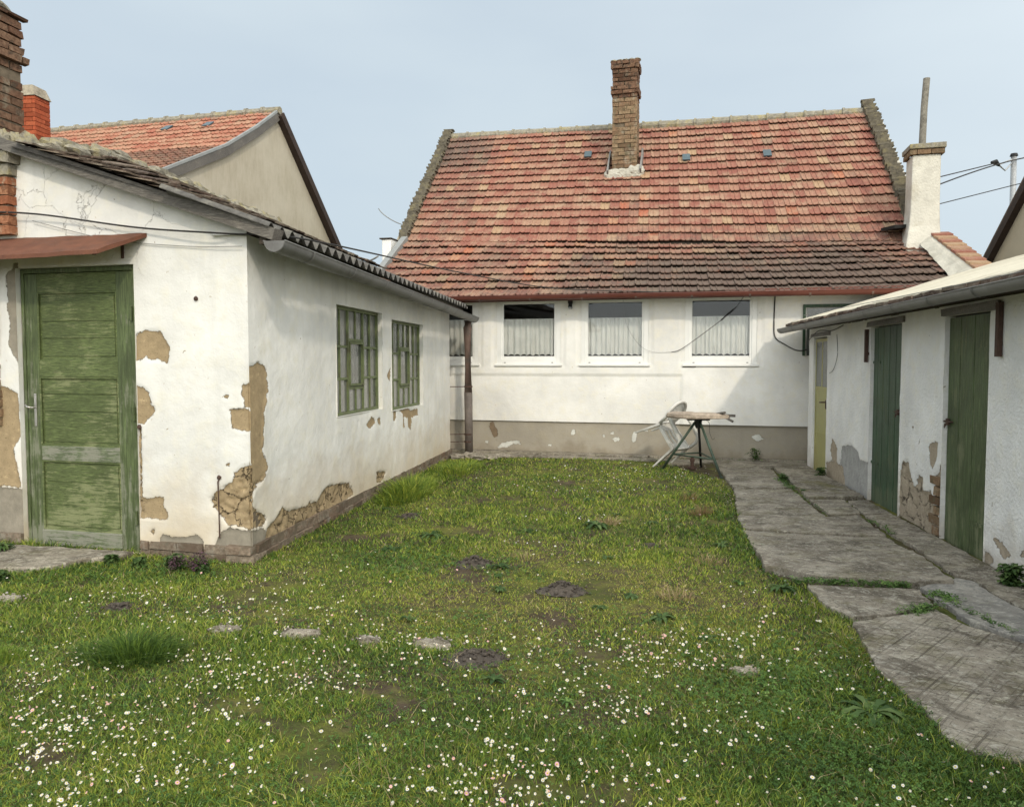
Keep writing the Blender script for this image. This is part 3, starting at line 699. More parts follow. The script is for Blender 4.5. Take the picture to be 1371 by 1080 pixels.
for a_, b_2, w2_, h2_ in (((2.27, 2.72, 5.13), (2.27, 3.15, 5.62), .03, .14), ((2.90, 2.72, 5.13), (2.90, 3.15, 5.62), .03, .14)): fl = MB(HW); fl.bar(a_, b_2, w2_, h2_); fl.build('flashing', 'zincdark', c0)
# right plastered chimney with a long pipe
m = MB(HW); vs = []
for z, e, g_ in ((3.0, .10, .12), (3.34, .075, .09), (3.60, .03, .03), (3.9, .008, .005), (4.69, .0, .0)):
    vs += [(7.24-e, .92-g_, z), (7.64+e*.2, .92-g_, z), (7.64+e*.2, 1.34, z), (7.24-e, 1.34, z)]
fs = []
for i in range(4):
    for q in range(4): fs.append((i*4+q, i*4+(q+1) % 4, i*4+4+(q+1) % 4, i*4+4+q))
fs.append((16, 17, 18, 19)); m.add(vs, fs); c1 = m.build('chimney', 'chimplaster', house, bevel=.02, label='whitewashed square chimney at the right end of the roof')
m = MB(HW); bricks(m, (7.20, .88), (7.68, 1.38), 4.69, 4.77, 'nwes', bh=.078, bl=.2, j=.003); m.build('brick_course', 'brick', c1)
m = MB(HW); m.box((7.185, .865, 4.77), (7.695, 1.40, 4.85), j=.006); m.build('cap_slab', 'ridgestone', c1, bevel=.008)
m = MB(HW); m.tube([(7.415, 1.13, 4.8), (7.43, 1.13, 5.45), (7.455, 1.13, 5.90)], [.052, .05, .05], 12); m.build('flue_pipe', 'concrete_post', c1)
m = MB(HW); m.bar((6.95, 1.12, 3.62), (7.30, 1.32, 3.66), .30, .05); m.build('lead_tray', 'black', c1)
# lower coping wall running down to the right
random.seed(9); m = MB(HW); A, B = Vector((7.60, .88, 3.42)), Vector((7.93, -.38, 2.66)); base0, base1 = Vector((7.40, .95, 3.0)), Vector((7.66, -.40, 2.4))
vs = [tuple(base0), tuple(base1), (8.1, B.y, 2.4), (7.78, A.y, 3.0), (7.52, .92, 3.47), (7.84, B.y, 2.71), (8.08, B.y, 2.71), (7.76, A.y, 3.47)]
m.add(vs, [(0, 1, 5, 4), (1, 2, 6, 5), (4, 5, 6, 7), (0, 4, 7, 3), (3, 7, 6, 2)]); cw = m.build('coping_wall', 'chimplaster', house)
for i in range(11):
    m = MB(HW); q0, q1 = Vector((7.50, .92, 3.47)).lerp(Vector((7.83, -.42, 2.70)), i/11), Vector((7.50, .92, 3.47)).lerp(Vector((7.83, -.42, 2.70)), (i+1.15)/11)
    m.add([(q0.x, q0.y, q0.z+.035), (q0.x+.27, q0.y, q0.z+.03), (q1.x+.27, q1.y, q1.z+.055), (q1.x, q1.y, q1.z+.06), (q0.x, q0.y, q0.z), (q0.x+.27, q0.y, q0.z), (q1.x+.27, q1.y, q1.z+.015), (q1.x, q1.y, q1.z+.02)],
          [(0, 1, 2, 3), (0, 3, 7, 4), (3, 2, 6, 7), (1, 5, 6, 2)], rnd=(.25, .93, .6, .94, .9)[i % 5], grime=.2)
    m.build('coping_tile', 'tile', cw)
random.seed(12); m = MB(HW)
vs = []; K = 30
for i in range(K+1):
    s_ = i/K; a = Vector((7.38, .95, 3.40)).lerp(Vector((7.62, -.36, 2.58)), s_); b = Vector((7.51, .93, 3.475)).lerp(Vector((7.835, -.42, 2.715)), s_); k1 = mnoise.noise(Vector((s_*9, 1, 0)))
    vs += [(a.x-.05+.03*k1, a.y, a.z+.0), (a.x+.03, a.y, a.z+.05+.02*k1), ((a.x+b.x)/2+.01, (a.y+b.y)/2, (a.z+b.z)/2+.035+.015*k1), (b.x, b.y, b.z)]
m.add(vs, [(i*4+q, i*4+q+1, i*4+q+5, i*4+q+4) for i in range(K) for q in range(3)])
m.build('mortar_fillet', 'whitemortar', cw)
# gutter
def gutter(m, p0, p1, r, fr):
    m.tube([p0, tuple((a+b)/2 for a, b in zip(p0, p1)), p1], r, 14, False, a0=math.pi, a1=2*math.pi)
    m.tube([p0, tuple((a+b)/2 for a, b in zip(p0, p1)), p1], r-.004, 14, False, a0=math.pi, a1=2*math.pi)
m = MB(HW); g0, g1 = (-1.42, -.43, 2.560), (7.5, -.42, 2.520); gutter(m, g0, g1, .066, HW); m.tube([(g0[0], g0[1]-.066, g0[2]), (g1[0], g1[1]-.066, g1[2])], .009, 8)
go = m.build('gutter', 'redgutter', house, smooth=True)
for i in range(11):
    t = -1.0+i*.83; z = 2.545-.03*(t+1.4)/8.9; b = MB(HW); b.tube([(t, -.414, z), (t+.028, -.414, z)], .071, 12, False, a0=math.pi, a1=2*math.pi); b.build('bracket', 'pipe', go)
# cables hanging on the wall
def cable(name, pts, r, mat, fr=ID, label='', sub=14, sag=0, parent=None, cat='cable'):
    P = [fr(*p) for p in pts]; out = []
    for i in range(len(P)-1):
        p0, p1, p2, p3 = P[max(i-1, 0)], P[i], P[i+1], P[min(i+2, len(P)-1)]
        for q in range(sub):
            u = q/sub; u2, u3 = u*u, u*u*u
            out.append(.5*((2*p1)+(-p0+p2)*u+(2*p0-5*p1+4*p2-p3)*u2+(-p0+3*p1-3*p2+p3)*u3)-Vector((0, 0, sag*4*u*(1-u))))
    out.append(P[-1]); m = MB(ID); m.tube(out, r, 6)
    o = m.build(name, mat, parent, smooth=True)
    if parent is None: tag(o, label, cat)
    return o
cable('cable', [(2.92, -.06, 2.56), (2.95, -.07, 2.2), (3.05, -.07, 1.95), (3.22, -.06, 1.74), (3.42, -.06, 1.66), (3.68, -.06, 1.66)], .002, 'wiregrey', HW, parent=house)
cable('cable', [(3.68, -.06, 1.66), (3.85, -.07, 1.72), (4.3, -.08, 2.05), (4.6, -.085, 2.3), (4.75, -.08, 2.5), (4.80, -.08, 2.57)], .0045, 'wire', HW, parent=house)
cable('cable', [(4.42, -.09, 2.14), (4.52, -.092, 2.24), (4.60, -.09, 2.31)], .011, 'wire', HW, parent=house)
cable('cable', [(5.20, -.06, 2.56), (5.19, -.06, 2.1), (5.21, -.06, 1.88), (5.33, -.07, 1.78), (5.52, -.09, 1.68), (5.68, -.12, 1.70), (5.80, -.3, 1.82)], .009, 'wire', HW, parent=house)
m = MB(HWo); m.box((3.85, -.03, 1.425), (4.05, -.016, 1.437)); m.build('sill_ledge', 'greyboard', house)

# ================================================================= NEIGHBOUR HOUSE, LEFT REAR
NB = Frame((-7, 15.75), d=(-.991, .130), mir=True)     # t to the left, b away
nb = thing('neighbour_house', (-9.5, 15.5, 0), 'plain house with grey-beige gable and orange-red tile roof behind the left shed', 'house')
prof = [(-4.9, 4.10), (-3.56, 4.66), (-1.81, 5.53), (-.83, 6.14), (0, 6.72)]
m = MB(NB); pts = [(-4.2, 0)]+[(y, z-.14) for y, z in prof[1:]]+[(2.7, 3.95), (2.7, 0)]
vs = [(0, y, z) for y, z in pts]+[(.3, y, z) for y, z in pts]; n = len(pts)
m.add(vs, [tuple(range(n)), tuple(range(n, 2*n))[::-1]]+[(i, (i+1) % n, n+(i+1) % n, n+i) for i in range(n)])
m.box((.3, -4.2, 0), (9, -3.9, 4.1)); m.build('gable_wall', 'nbwall', nb)
def Snb(i):
    def S(s, v):
        a, b = prof[i], prof[i+1]; t = 9.5*(1-s)-.12*0; p = NB(t, a[0]+(b[0]-a[0])*v, a[1]+(b[1]-a[1])*v)
        n_ = Vector((0, -(b[1]-a[1]), (b[0]-a[0]))).normalized(); return p, n_
    return S
m = MB(NB)
for i, rows in ((3, 4), (2, 4)): tiles(m, Snb(i), 46, rows, 0, 1, lambda s, v: .15+.2*mnoise.noise(Vector((s*8, v*3, 0))), lift=.03)
ro = m.build('roof', 'tilenb', nb)
m = MB(NB)
for i, rows in ((1, 9), (0, 6)): tiles(m, Snb(i), 46, rows, 0, 1, lambda s, v: .75+.3*mnoise.noise(Vector((s*8, v*3, 0))), lift=.03)
m.build('roof_skirt', 'tilenb', nb, label='lower darker band of roof tiles')
for s_, v_ in ((.865, .30), (.76, .30)):
    vs = []; m = MB(NB)
    for s, v in ((s_-.009, v_), (s_+.009, v_), (s_+.009, v_+.22), (s_-.009, v_+.22)):
        p, n_ = Snb(3)(s, v); vs.append(p+n_*.06)
    vs += [v-n_*.03 for v in vs]; m.add(vs, [(0, 1, 2, 3), (0, 4, 5, 1), (1, 5, 6, 2), (3, 2, 6, 7), (0, 3, 7, 4)], raw=True); m.build('glass_roof_tile', 'glasstile', ro)
m = MB(NB); m.add([(0, 0, 6.70), (9.5, 0, 6.70), (9.5, 3.1, 3.8), (0, 3.1, 3.8)], [(0, 1, 2, 3)]); m.build('roof_boards', 'darkboard', nb)
m = MB(NB)
for i in range(24):
    t = 9.4-i*.395; m.tube([(t, 0, 6.73), (t-.41, 0, 6.735)], [.10, .085], 8); m.tube([(t+.01, 0, 6.735), (t-.04, 0, 6.735)], [.115, .113], 8)
m.build('ridge_tiles', 'ridgestone', nb)
m = MB(NB)
for a, b in zip(prof[:-1], prof[1:]): m.bar((-.05, a[0], a[1]+.03), (-.05, b[0], b[1]+.03), .06, .045, rnd=.5)
m.build('verge_trim', 'zinclight', nb)
m = MB(NB)
for a, b in zip(prof[:-1], prof[1:]): m.bar((-.02, a[0], a[1]-.09), (-.02, b[0], b[1]-.09), .10, .16, rnd=.5)
m.build('verge_board', 'greyboard', nb)
m = MB(NB); m.bar((-.06, 0.02, 6.66), (-.06, 3.1, 3.71), .16, .15); m.build('rear_verge_board', 'vergedark', nb)

# ================================================================= NEIGHBOUR HOUSE, FAR RIGHT
rn = thing('neighbour_house', (8.5, 12, 0), 'beige house with dark brown verge cut off by the right edge of the picture', 'house')
m = MB(ID); pts = [(16.6, 0), (16.6, 2.55), (11.4, 6.88), (6.2, 2.55), (6.2, 0)]
vs = [(7.0, y, z) for y, z in pts]+[(12, y, z) for y, z in pts]; n = 5
m.add(vs, [tuple(range(n)), tuple(range(n, 2*n))[::-1]]+[(i, (i+1) % n, n+(i+1) % n, n+i) for i in range(n)])
rnw = simple('beige_render', (.50, .44, .34), .9, var=.07, scale=3); m.build('gable_wall', rnw, rn)
m = MB(ID); m.bar((6.95, 16.9, 2.36), (6.95, 11.36, 6.98), .14, .14); m.bar((6.95, 5.9, 2.36), (6.95, 11.44, 6.98), .14, .14)
m.build('verge_board', 'vergedark', rn)
m = MB(ID); m.bar((9.6, 16.9, 2.50), (9.6, 11.36, 7.12), 5.4, .06); m.bar((9.6, 5.9, 2.50), (9.6, 11.44, 7.12), 5.4, .06); m.build('roof', 'tileold', rn)

# utility pole and lines
up = thing('utility_pole', (9.38, 20, 0), 'slim galvanised pole with insulator bracket behind the right neighbour roof', 'utility pole')
m = MB(ID); m.tube([(9.40, 20, 0), (9.37, 20, 6.36)], [.07, .062], 12); m.build('pole', 'steel', up, smooth=True)
m = MB(ID); m.tube([(9.37, 20, 6.36), (9.37, 20, 6.42)], [.09, .07], 10); m.build('pole_cap', 'black', up)
m = MB(ID); m.bar((9.37, 20, 6.30), (9.0, 19.9, 6.15), .035, .035); m.tube([(9.37, 20, 6.25), (9.16, 19.95, 6.02), (9.02, 19.9, 6.12)], .018, 6); m.build('bracket', 'steel', up)
m = MB(ID); m.tube([(9.02, 19.92, 6.13), (8.92, 19.9, 6.21), (8.82, 19.88, 6.20)], [.03, .07, .03], 8); m.build('insulator', 'black', up)
cable('overhead_wire', [(8.95, 19.9, 6.19), (6.9, 18.6, 5.55)], .014, 'wire', label='upper thin wire from the pole insulator to behind the white chimney', cat='wire')
cable('overhead_wire', [(13, 21, 6.95), (9.40, 19.9, 6.26), (6.9, 18.6, 5.35)], .016, 'wire', label='wire passing the pole top and ending behind the white chimney', cat='wire')
cable('overhead_wire', [(13, 21, 6.65), (6.9, 18.6, 4.95)], .012, 'wire', label='lowest wire right of the white chimney, clear below the pole bracket', cat='wire')
cable('overhead_wire', [(-5.2, 17.0, 4.92), (-3.95, 15.4, 4.25)], .010, 'wiregrey', label='faint thin wire between the beige gable and the white house', sag=.12, cat='wire')
cable('overhead_wire', [(-5.6, 15.2, 3.3), (-4.3, 14.0, 3.45)], .016, 'wiregrey', label='grey wire reaching the white block at the left house corner', sag=.04, cat='wire')
cable('overhead_wire', [(-5.6, 15.2, 2.95), (-4.3, 14.0, 3.30)], .010, 'wiregrey', label='lower thin wire just above the corrugated roof at the left house corner', sag=.04, cat='wire')
# ================================================================= LEFT SHED
shed = thing('shed', (-3.7, 8.5, 0), 'whitewashed outbuilding with peeling plaster, green door and grey gutter on the left', 'outbuilding')
LSt = [[(-0.041, 1.474), (0.062, 1.482), (0.152, 1.499), (0.224, 1.482), (0.278, 1.439), (0.311, 1.3), (0.282, 1.231), (0.23, 1.131), (0.216, 0.96), (0.211, 0.823), (0.234, 0.751), (0.288, 0.674), (0.229, 0.613), (0.117, 0.561), (0.063, 0.536), (0.025, 0.475), (0.058, 0.402), (0.255, 0.278), (0.215, 0.216), (-0.086, 0.272)],
 [(2.616, 0.82), (2.77, 0.888), (2.914, 0.863), (2.857, 0.801), (2.723, 0.776)], [(2.974, 0.858), (3.092, 0.88), (3.09, 0.812), (3.019, 0.803)], [(3.612, 0.907), (3.731, 0.908), (3.7, 0.781), (3.609, 0.796)],
 [(3.842, 0.909), (4.22, 0.903), (4.467, 0.871), (4.694, 0.884), (4.712, 0.794), (4.529, 0.789), (4.401, 0.78), (4.366, 0.611), (4.244, 0.673), (4.247, 0.791), (4.04, 0.831), (4.095, 0.685), (4.025, 0.691), (4.011, 0.857)],
 [(3.375, 1.347), (3.505, 1.43), (3.501, 1.266), (3.4, 1.323)], [(3.04, 0.82), (3.10, 0.812), (3.09, 0.76)], [(2.36, 0.886), (2.41, 0.886), (2.4, 0.84)],
 [(0.251, 0.10), (0.27, 0.2), (0.408, 0.245), (0.533, 0.31), (0.615, 0.27), (0.832, 0.25), (1.066, 0.22), (1.092, 0.26), (1.265, 0.22), (1.373, 0.29), (1.537, 0.335), (1.883, 0.30), (2.10, 0.27), (2.2, .15), (2.0, 0.12), (1.2, 0.09)],
 [(2.951, 0.27), (3.109, 0.25), (3.316, 0.22), (3.065, 0.12), (2.948, 0.15)]]
LSr = [LSt[0][12:]+[(.0, .55)], LSt[8], LSt[9]]
LFt = [[(0.997, 1.721), (0.876, 1.751), (0.772, 1.732), (0.692, 1.617), (0.704, 1.478), (0.793, 1.516), (0.868, 1.503), (0.903, 1.554), (0.943, 1.529), (1.003, 1.529)], [(1.01, 1.323), (0.934, 1.311), (0.875, 1.273), (0.862, 1.183), (0.828, 1.132), (0.881, 1.067), (0.927, 1.022), (1.019, 1.026)],
 [(1.021, 0.439), (0.899, 0.437), (0.771, 0.458), (0.779, 0.385), (0.736, 0.335), (0.752, 0.287), (1.026, 0.281)], [(-0.05, 1.343), (0.053, 1.33), (0.068, 1.293), (0.048, 1.169), (-0.05, 1.145)], [(0.17, 1.142), (0.09, 1.153), (-0.05, 1.14), (-0.05, 0.991), (0.08, 0.984), (0.15, 1.018)],
 [(-0.05, 0.751), (0.085, 0.714), (0.129, 0.68), (0.159, 0.591), (0.217, 0.576), (0.275, 0.535), (0.355, 0.456), (0.336, 0.406), (0.293, 0.357), (0.195, 0.273), (-0.05, 0.244)], [(0.219, 1.254), (0.184, 1.259), (0.185, 1.232), (0.213, 1.232)], [(0.204, 0.745), (0.176, 0.746), (0.179, 0.723), (0.202, 0.723)], [(0.89, 0.202), (0.857, 0.204), (0.858, 0.157), (0.889, 0.155)],
 [(2.13, 1.25), (2.3, 1.3), (2.5, 1.0), (2.5, .5), (2.13, .48), (2.2, .8), (2.12, .9)], [(.96, 1.0), (1.02, 1.0), (1.02, .45), (.97, .45)]]
LFg = [[(1.002, 0.046), (0.939, 0.089), (0.817, 0.122), (0.786, 0.163), (0.711, 0.149), (0.577, 0.149), (0.487, 0.18), (0.435, 0.144), (0.425, 0.081), (0.343, 0.086), (0.298, 0.152), (0.247, 0.219), (0.195, 0.247), (0.11, 0.239), (-.05, 0.231), (-.05, 0.0), (1.004, -0.02)], [(2.1, .46), (2.5, .48), (2.5, -.1), (2.1, -.1)], [(2.11, 1.5), (2.2, 1.6), (2.22, 2.2), (2.1, 2.3)]]
LFc = [[(.75, 3.2), (2.2, 3.2), (2.2, 2.55), (.85, 2.2), (.6, 2.4)], [(.95, 1.2), (1.05, 1.2), (1.05, .3), (.95, .3)]]
W1, W2 = (1.765, 3.18, .965, 2.06), (3.545, 4.98, .915, 2.01)
wall('wall', LS, 0, 6.6, .115, 2.44, 'ls', shed, step=.017, holes=[W1, W2], tan=LSt, gry=[[(-.05, .24), (.22, .22), (.3, .12), (.3, 0), (-.05, 0)]], rough=LSr, ztop=lambda T: 2.44-.025*T, reveal=.10, wob=.010, seed=21, thick=.28, cap0=False)
wall('wall', LF, 0, 4.2, .105, 3.5, 'ls', shed, step=.017, holes=[(.99, 2.115, .0, 2.255)], tan=LFt, gry=LFg, rough=[LFt[5], [(.97, 1.0), (1.01, 1.0), (1.01, .3), (.97, .3)]], crk=LFc, ztop=lambda T: 2.47+.335*T, reveal=.09, wob=.008, seed=33, thick=.28, cap0=False)
m = MB(ID); m.prism([(-2.70, 5.53), (-2.70, 5.8), (-2.95, 5.8), (-2.95, 5.56)], .1, 2.4); m.build('corner_core', 'mortardark', shed)
m = MB(LS); m.box((6.32, .28, 0), (6.6, 3.6, 2.2)); m.box((.3, 3.5, 0), (6.6, 3.7, 2.4)); m.build('back_wall', 'nbwall', shed)
# brick footing under the undercut plaster
random.seed(4); m = MB(LS)
z = -.02
for k in range(2):
    t = -.02-(k % 2)*.12
    while t < 6.5:
        L = random.uniform(.2, .27)
        if t > -.15 and random.random() > .04: m.box((max(t, -.03), -.018+random.uniform(-.014, .01)+.012*(k), z), (t+L-.012, .2, z+.066), j=.007)
        t += L
    z += .071
fb = m.build('brick_footing', 'brickgrey', shed); m = MB(LS); m.box((0.0, .0, -.05), (6.5, .2, .118)); m.build('mortar', 'mortardark', fb)
m = MB(LF); z = -.02
for k in range(2):
    t = -.0-(k % 2)*.12
    while t < .97:
        L = random.uniform(.2, .28)
        if t > -.1: m.box((max(t, .0), -.014+random.uniform(-.012, .01), z), (min(t+L-.012, .985), .2, z+.062), j=.006)
        t += L
    z += .067
fb = m.build('brick_footing', 'brickgrey', shed); m = MB(LF)
for k in range(2): m.box((2.13+k*.262, -.02, 0), (2.38+k*.262, .2, .1), j=.006)
m.build('brick_footing', 'brickgrey', shed); m = MB(LF); m.box((0.01, .004, -.05), (.985, .2, .11)); m.build('mortar', 'mortardark', fb)
# steel windows
def steel_window(W, dz, k):
    a, b, c, d = W; a += .004; b -= .004; c += .004; d -= .004; H_ = d-c; y0, y1 = .05, .082; m = MB(LS); e = .028
    def V_(t, z0, z1, w_=.020, dy=0): m.box((t-w_/2, y0+dy, z0), (t+w_/2, y1, z1))
    def Hh(z, t0, t1, w_=.026, dy=0): m.box((t0, y0+dy, z-w_/2), (t1, y1, z+w_/2))
    m.box((a, y0-.004, c), (a+e, y1+.01, d)); m.box((b-e, y0-.004, c), (b, y1+.01, d)); m.box((a+e, y0-.003, d-e), (b-e, y1+.01, d)); m.box((a+e, y0-.003, c), (b-e, y1+.01, c+e))
    T = [a+(b-a)*q for q in (0, .165, .33, .49, .655, .815, 1)]; zu, zl = c+H_*.635, c+H_*.335; pu, pl_ = c+H_*.70, c+H_*.245
    V_(T[1], c+e, d-e, .018, .003); V_(T[5], c+e, d-e, .018, .003); V_(T[2], c+e, d-e, .026, .001); V_(T[4], c+e, d-e, .026, .001)
    V_(T[3], pu, d-e, .020, .002); V_(T[3], c+e, pl_, .020, .002)
    for z in (zu, zl): Hh(z, a+e, T[2]-.013, .026, .005); Hh(z, T[4]+.013, b-e, .026, .005)
    Hh(pu, T[2]+.013, T[4]-.013, .03, .004); Hh(pl_, T[2]+.013, T[4]-.013, .034, .004)
    fo = m.build('window', 'steelgreen', shed, bevel=.002)
    m = MB(LS); q0, q1, r0, r1 = T[2]+.016, T[4]-.016, pl_+.02, pu-.018; w_ = .022; yy = y0-.012
    m.box((q0, yy, r0), (q0+w_, y1-.004, r1)); m.box((q1-w_, yy, r0), (q1, y1-.004, r1)); m.box((q0+w_, yy+.001, r0), (q1-w_, y1-.004, r0+w_)); m.box((q0+w_, yy+.001, r1-w_), (q1-w_, y1-.004, r1))
    m.build('casement', 'steelgreen', fo, bevel=.002)
    m = MB(LS); zs_side = [c+e, zl, zu, d-e]
    def pane(t0, t1, z0, z1):
        dy = random.uniform(0, .005); tl = random.uniform(-.003, .003)
        m.add([(t0, .066+dy+tl, z0), (t1, .066+dy-tl, z0), (t1, .066+dy-tl*2, z1), (t0, .066+dy, z1)], [(0, 1, 2, 3)], rnd=random.choice([.1, .2, .35, .5, .6, .75, .85]))
    for i in (0, 1, 4, 5):
        for z0, z1 in zip(zs_side[:-1], zs_side[1:]): pane(T[i], T[i+1], z0, z1)
    for i in (2, 3): pane(T[i], T[i+1], pu, d-e); pane(T[i], T[i+1], c+e, pl_)
    pane(T[2], T[4], pl_, pu); m.build('glass', 'dirtyglass', fo)
    # things standing in the dusty room behind, seen as shapes on the sill: a shelf board
steel_window(W1, 0, 0); steel_window(W2, 0, 1)
# green panelled door
D0, D1, DZ0, DZ1 = .995, 2.110, -.005, 2.25; H_ = DZ1-DZ0
def fz(y): return DZ1-H_*(y-125)/(990-125)
def ft(x): return D1-(D1-D0)*(x-52)/(412-52)
m = MB(LF); m.box((D0, .035, DZ0), (D0+.045, .10, DZ1)); m.box((D1-.03, .035, DZ0), (D1, .10, DZ1)); m.box((D0+.045, .036, DZ1-.035), (D1-.03, .10, DZ1)); m.build('door_frame', 'door_v', shed, bevel=.004)
m = MB(LF); L0, L1 = D0+.048, D1-.033
m.box((L0, .042, DZ0+.008), (ft(347), .084, DZ1-.04)); m.box((ft(102), .042, DZ0+.008), (L1, .084, DZ1-.04)); dr = m.build('door', 'door_v', shed, bevel=.004)
x0, x1 = ft(347)+.001, ft(102)-.001
for y0, y1, k in ((140, 197, 0), (408, 458, 0), (672, 718, 1)): m = MB(LF); m.box((x0, .0425, fz(y1)), (x1, .084, fz(y0))); m.build('rail', 'door_bare' if k else 'door_h', dr, bevel=.004)
m = MB(LF); m.box((x0-.01, .030, fz(985)), (x1+.01, .084, fz(936))); m.build('bottom_rail', 'door_bare', dr, bevel=.006, label='grey weathered bottom rail')
random.seed(3)
for y0, y1, cuts in ((198, 407, (.42, .70)), (459, 671, (.22, .5)), (719, 935, (.28, .66))):
    m = MB(LF); zt, zb = fz(y0), fz(y1); q = [0]+list(cuts)+[1]
    m.box((x0, .062, zb), (x1, .08, zt)); hh = zt-zb
    for a, b in zip(q[:-1], q[1:]): m.box((x0+.03, .054+random.uniform(-.001, .002), zt-.03-(hh-.06)*b+.003), (x1-.03, .066, zt-.03-(hh-.06)*a-.002), j=.0025)
    # moulding round the panel
    for (p, r) in (((x0, zt), (x1, zt)), ((x0, zb), (x1, zb))): m.bar((p[0], .054, p[1]), (r[0], .054, r[1]), .016, .022, rnd=.3)
    for x in (x0, x1): m.bar((x, .054, zb), (x, .054, zt), .022, .016, rnd=.3)
    m.build('panel', 'door_h', dr, bevel=.0015)
for y in (267, 567, 882):
    m = MB(LF); zc = fz(y); m.tube([(D0+.050, .026, zc-.055), (D0+.050, .026, zc+.055)], .011, 8); m.tube([(D0+.050, .026, zc-.003), (D0+.050, .026, zc+.003)], .013, 8); m.box((D0+.05, .034, zc-.05), (D0+.085, .041, zc+.05)); m.build('hinge', 'door_v', dr)
m = MB(LF); hx = ft(88); m.box((hx-.012, .034, fz(612)), (hx+.012, .0415, fz(510))); pl = m.build('handle', 'chrome', dr, bevel=.003)
m = MB(LF); m.tube([(hx, .04, fz(553)), (hx, -.005, fz(553))], .007, 8); m.tube([(hx, -.005, fz(553)), (hx+.03, -.012, fz(551)), (hx+.058, -.006, fz(544))], [.009, .008, .007], 8); m.build('lever', 'chrome', pl, smooth=True)
# rusty sheet canopy with brackets
m = MB(LF); c = [(.86, -.004, 2.485), (2.75, -.004, 2.50), (2.62, -.38, 2.285), (1.01, -.34, 2.32)]
nx = 24; vs = []; 
for i in range(nx+1):
    s = i/nx
    for q in range(5):
        v = q/4; p = lerp3(lerp3(c[0], c[1], s), lerp3(c[3], c[2], s), v); vs.append((p[0], p[1], p[2]+.006*mnoise.noise(Vector((s*9, v*2, 0)))))
vs2 = [(x, y, z-.003) for x, y, z in vs]; n5 = len(vs)
fs = [(i*5+q, i*5+q+1, i*5+q+6, i*5+q+5) for i in range(nx) for q in range(4)]
m.add(vs+vs2, fs+[tuple(n5+k for k in f[::-1]) for f in fs])
for i in range(nx):   # folded lip along the front
    a, b = vs[i*5+4], vs[i*5+9]; m.add([a, b, (b[0], b[1]-.002, b[2]-.03), (a[0], a[1]-.002, a[2]-.03)], [(0, 1, 2, 3)])
a, b = vs[0], vs[4]; m.add([a, b, (b[0], b[1], b[2]-.03), (a[0], a[1], a[2]-.03)], [(0, 1, 2, 3)])
cp = m.build('canopy', 'rust', shed)
for t in (1.08, 2.3):
    m = MB(LF); m.bar((t, -.0, 2.44), (t, -.30, 2.30), .03, .025); m.bar((t, .0, 2.44), (t, .0, 2.30), .035, .02); m.build('bracket', 'rustdark', cp)
# roof: verge timber, old tiles, mortar ridge, corrugated eave sheet
m = MB(LF); m.bar((-.30, -.07, 2.47-.06), (2.35, -.07, 3.30), .12, .085); m.build('verge_board', 'greyboard', shed)
def zroof(x, Y):
    zv = 2.585+.325*(-2.68-x); zb = 2.50+.415*(-2.45-x); k = min(1, max(0, (Y-5.35)/1.3)); k = k*k*(3-2*k); return zv*(1-k)+zb*k
def Sshed(s, v):
    Y = 5.28+4.75*s+.12*0; x = -2.95-1.65*v; p = Vector((x, Y+.125*(-(x+2.68))*(1-s), zroof(x, Y)-.01)); return p, Vector((.37, 0, .93))
random.seed(8); m = MB(ID); tiles(m, Sshed, 27, 8, 0, 1, lambda s, v: .4+.4*mnoise.noise(Vector((s*9, v*4, 3))), prof=[(0, .0), (.2, .004), (.5, .002), (.8, .005), (.98, 0)], lift=.034, jit=2.2)
m.build('roof', 'tileold', shed)
m = MB(ID)
for i in range(19):
    Y0, Y1 = 5.35+.5*i/2, 5.35+.5*(i+1)/2
    m.add([(-2.5, Y0, zroof(-2.5, Y0)-.05), (-4.65, Y0+.2, zroof(-4.65, Y0)-.05), (-4.65, Y1+.2, zroof(-4.65, Y1)-.05), (-2.5, Y1, zroof(-2.5, Y1)-.05)], [(0, 1, 2, 3)])
m.add([(-4.75, 6.2, 3.2), (-6.4, 6.2, 2.6), (-6.4, 12.2, 2.7), (-4.6, 12.2, 3.2)], [(0, 1, 2, 3)]); m.build('roof_boards', 'darkboard', shed)
random.seed(15); m = MB(ID); Y = 5.72
while Y < 10.0:
    L = random.uniform(.20, .30); z0 = zroof(-4.6, Y)
    m.box((-4.74, Y, z0-.10), (-4.56+random.uniform(-.02, .03), Y+L*random.uniform(.6, .85), z0+.045+random.uniform(-.02, .025)), j=.018)
    lump(m, (-4.56, Y+L*.8, z0-.0+random.uniform(-.02, .02)), (.09, .14, .06), int(Y*10), amp=.5); lump(m, (-4.47, Y+L*.3, z0-.045), (.08, .16, .045), int(Y*13), amp=.5)
    Y += L
m.build('mortar_ridge', 'ridgestone', shed)
def corr(x0, x1, za, Y0, Y1, zfun, lam=.177, amp=.033):
    n = int((Y1-Y0)/lam*10); V = []; seg = 5
    for th in (0, -.007):
        for i in range(n+1):
            Y = Y0+(Y1-Y0)*i/n; h = amp*math.sin(2*math.pi*(Y-Y0)/lam)
            for q in range(seg+1):
                x = x0(Y)+(x1-x0(Y))*q/seg; V.append((x, Y, zfun(x, Y)+h+th))
    k = seg+1; N_ = (n+1)*k; F = []
    for i in range(n):
        for q in range(seg): a = i*k+q; F.append((a, a+1, a+k+1, a+k)); F.append((N_+a, N_+a+k, N_+a+k+1, N_+a+1))
        F.append((i*k, (i+1)*k, N_+(i+1)*k, N_+i*k))
    for q in range(seg): F.append((q, N_+q, N_+q+1, q+1)); F.append((n*k+q, n*k+q+1, N_+n*k+q+1, N_+n*k+q))
    return V, F
xe = lambda Y: -2.425+.0185*(Y-5.3)
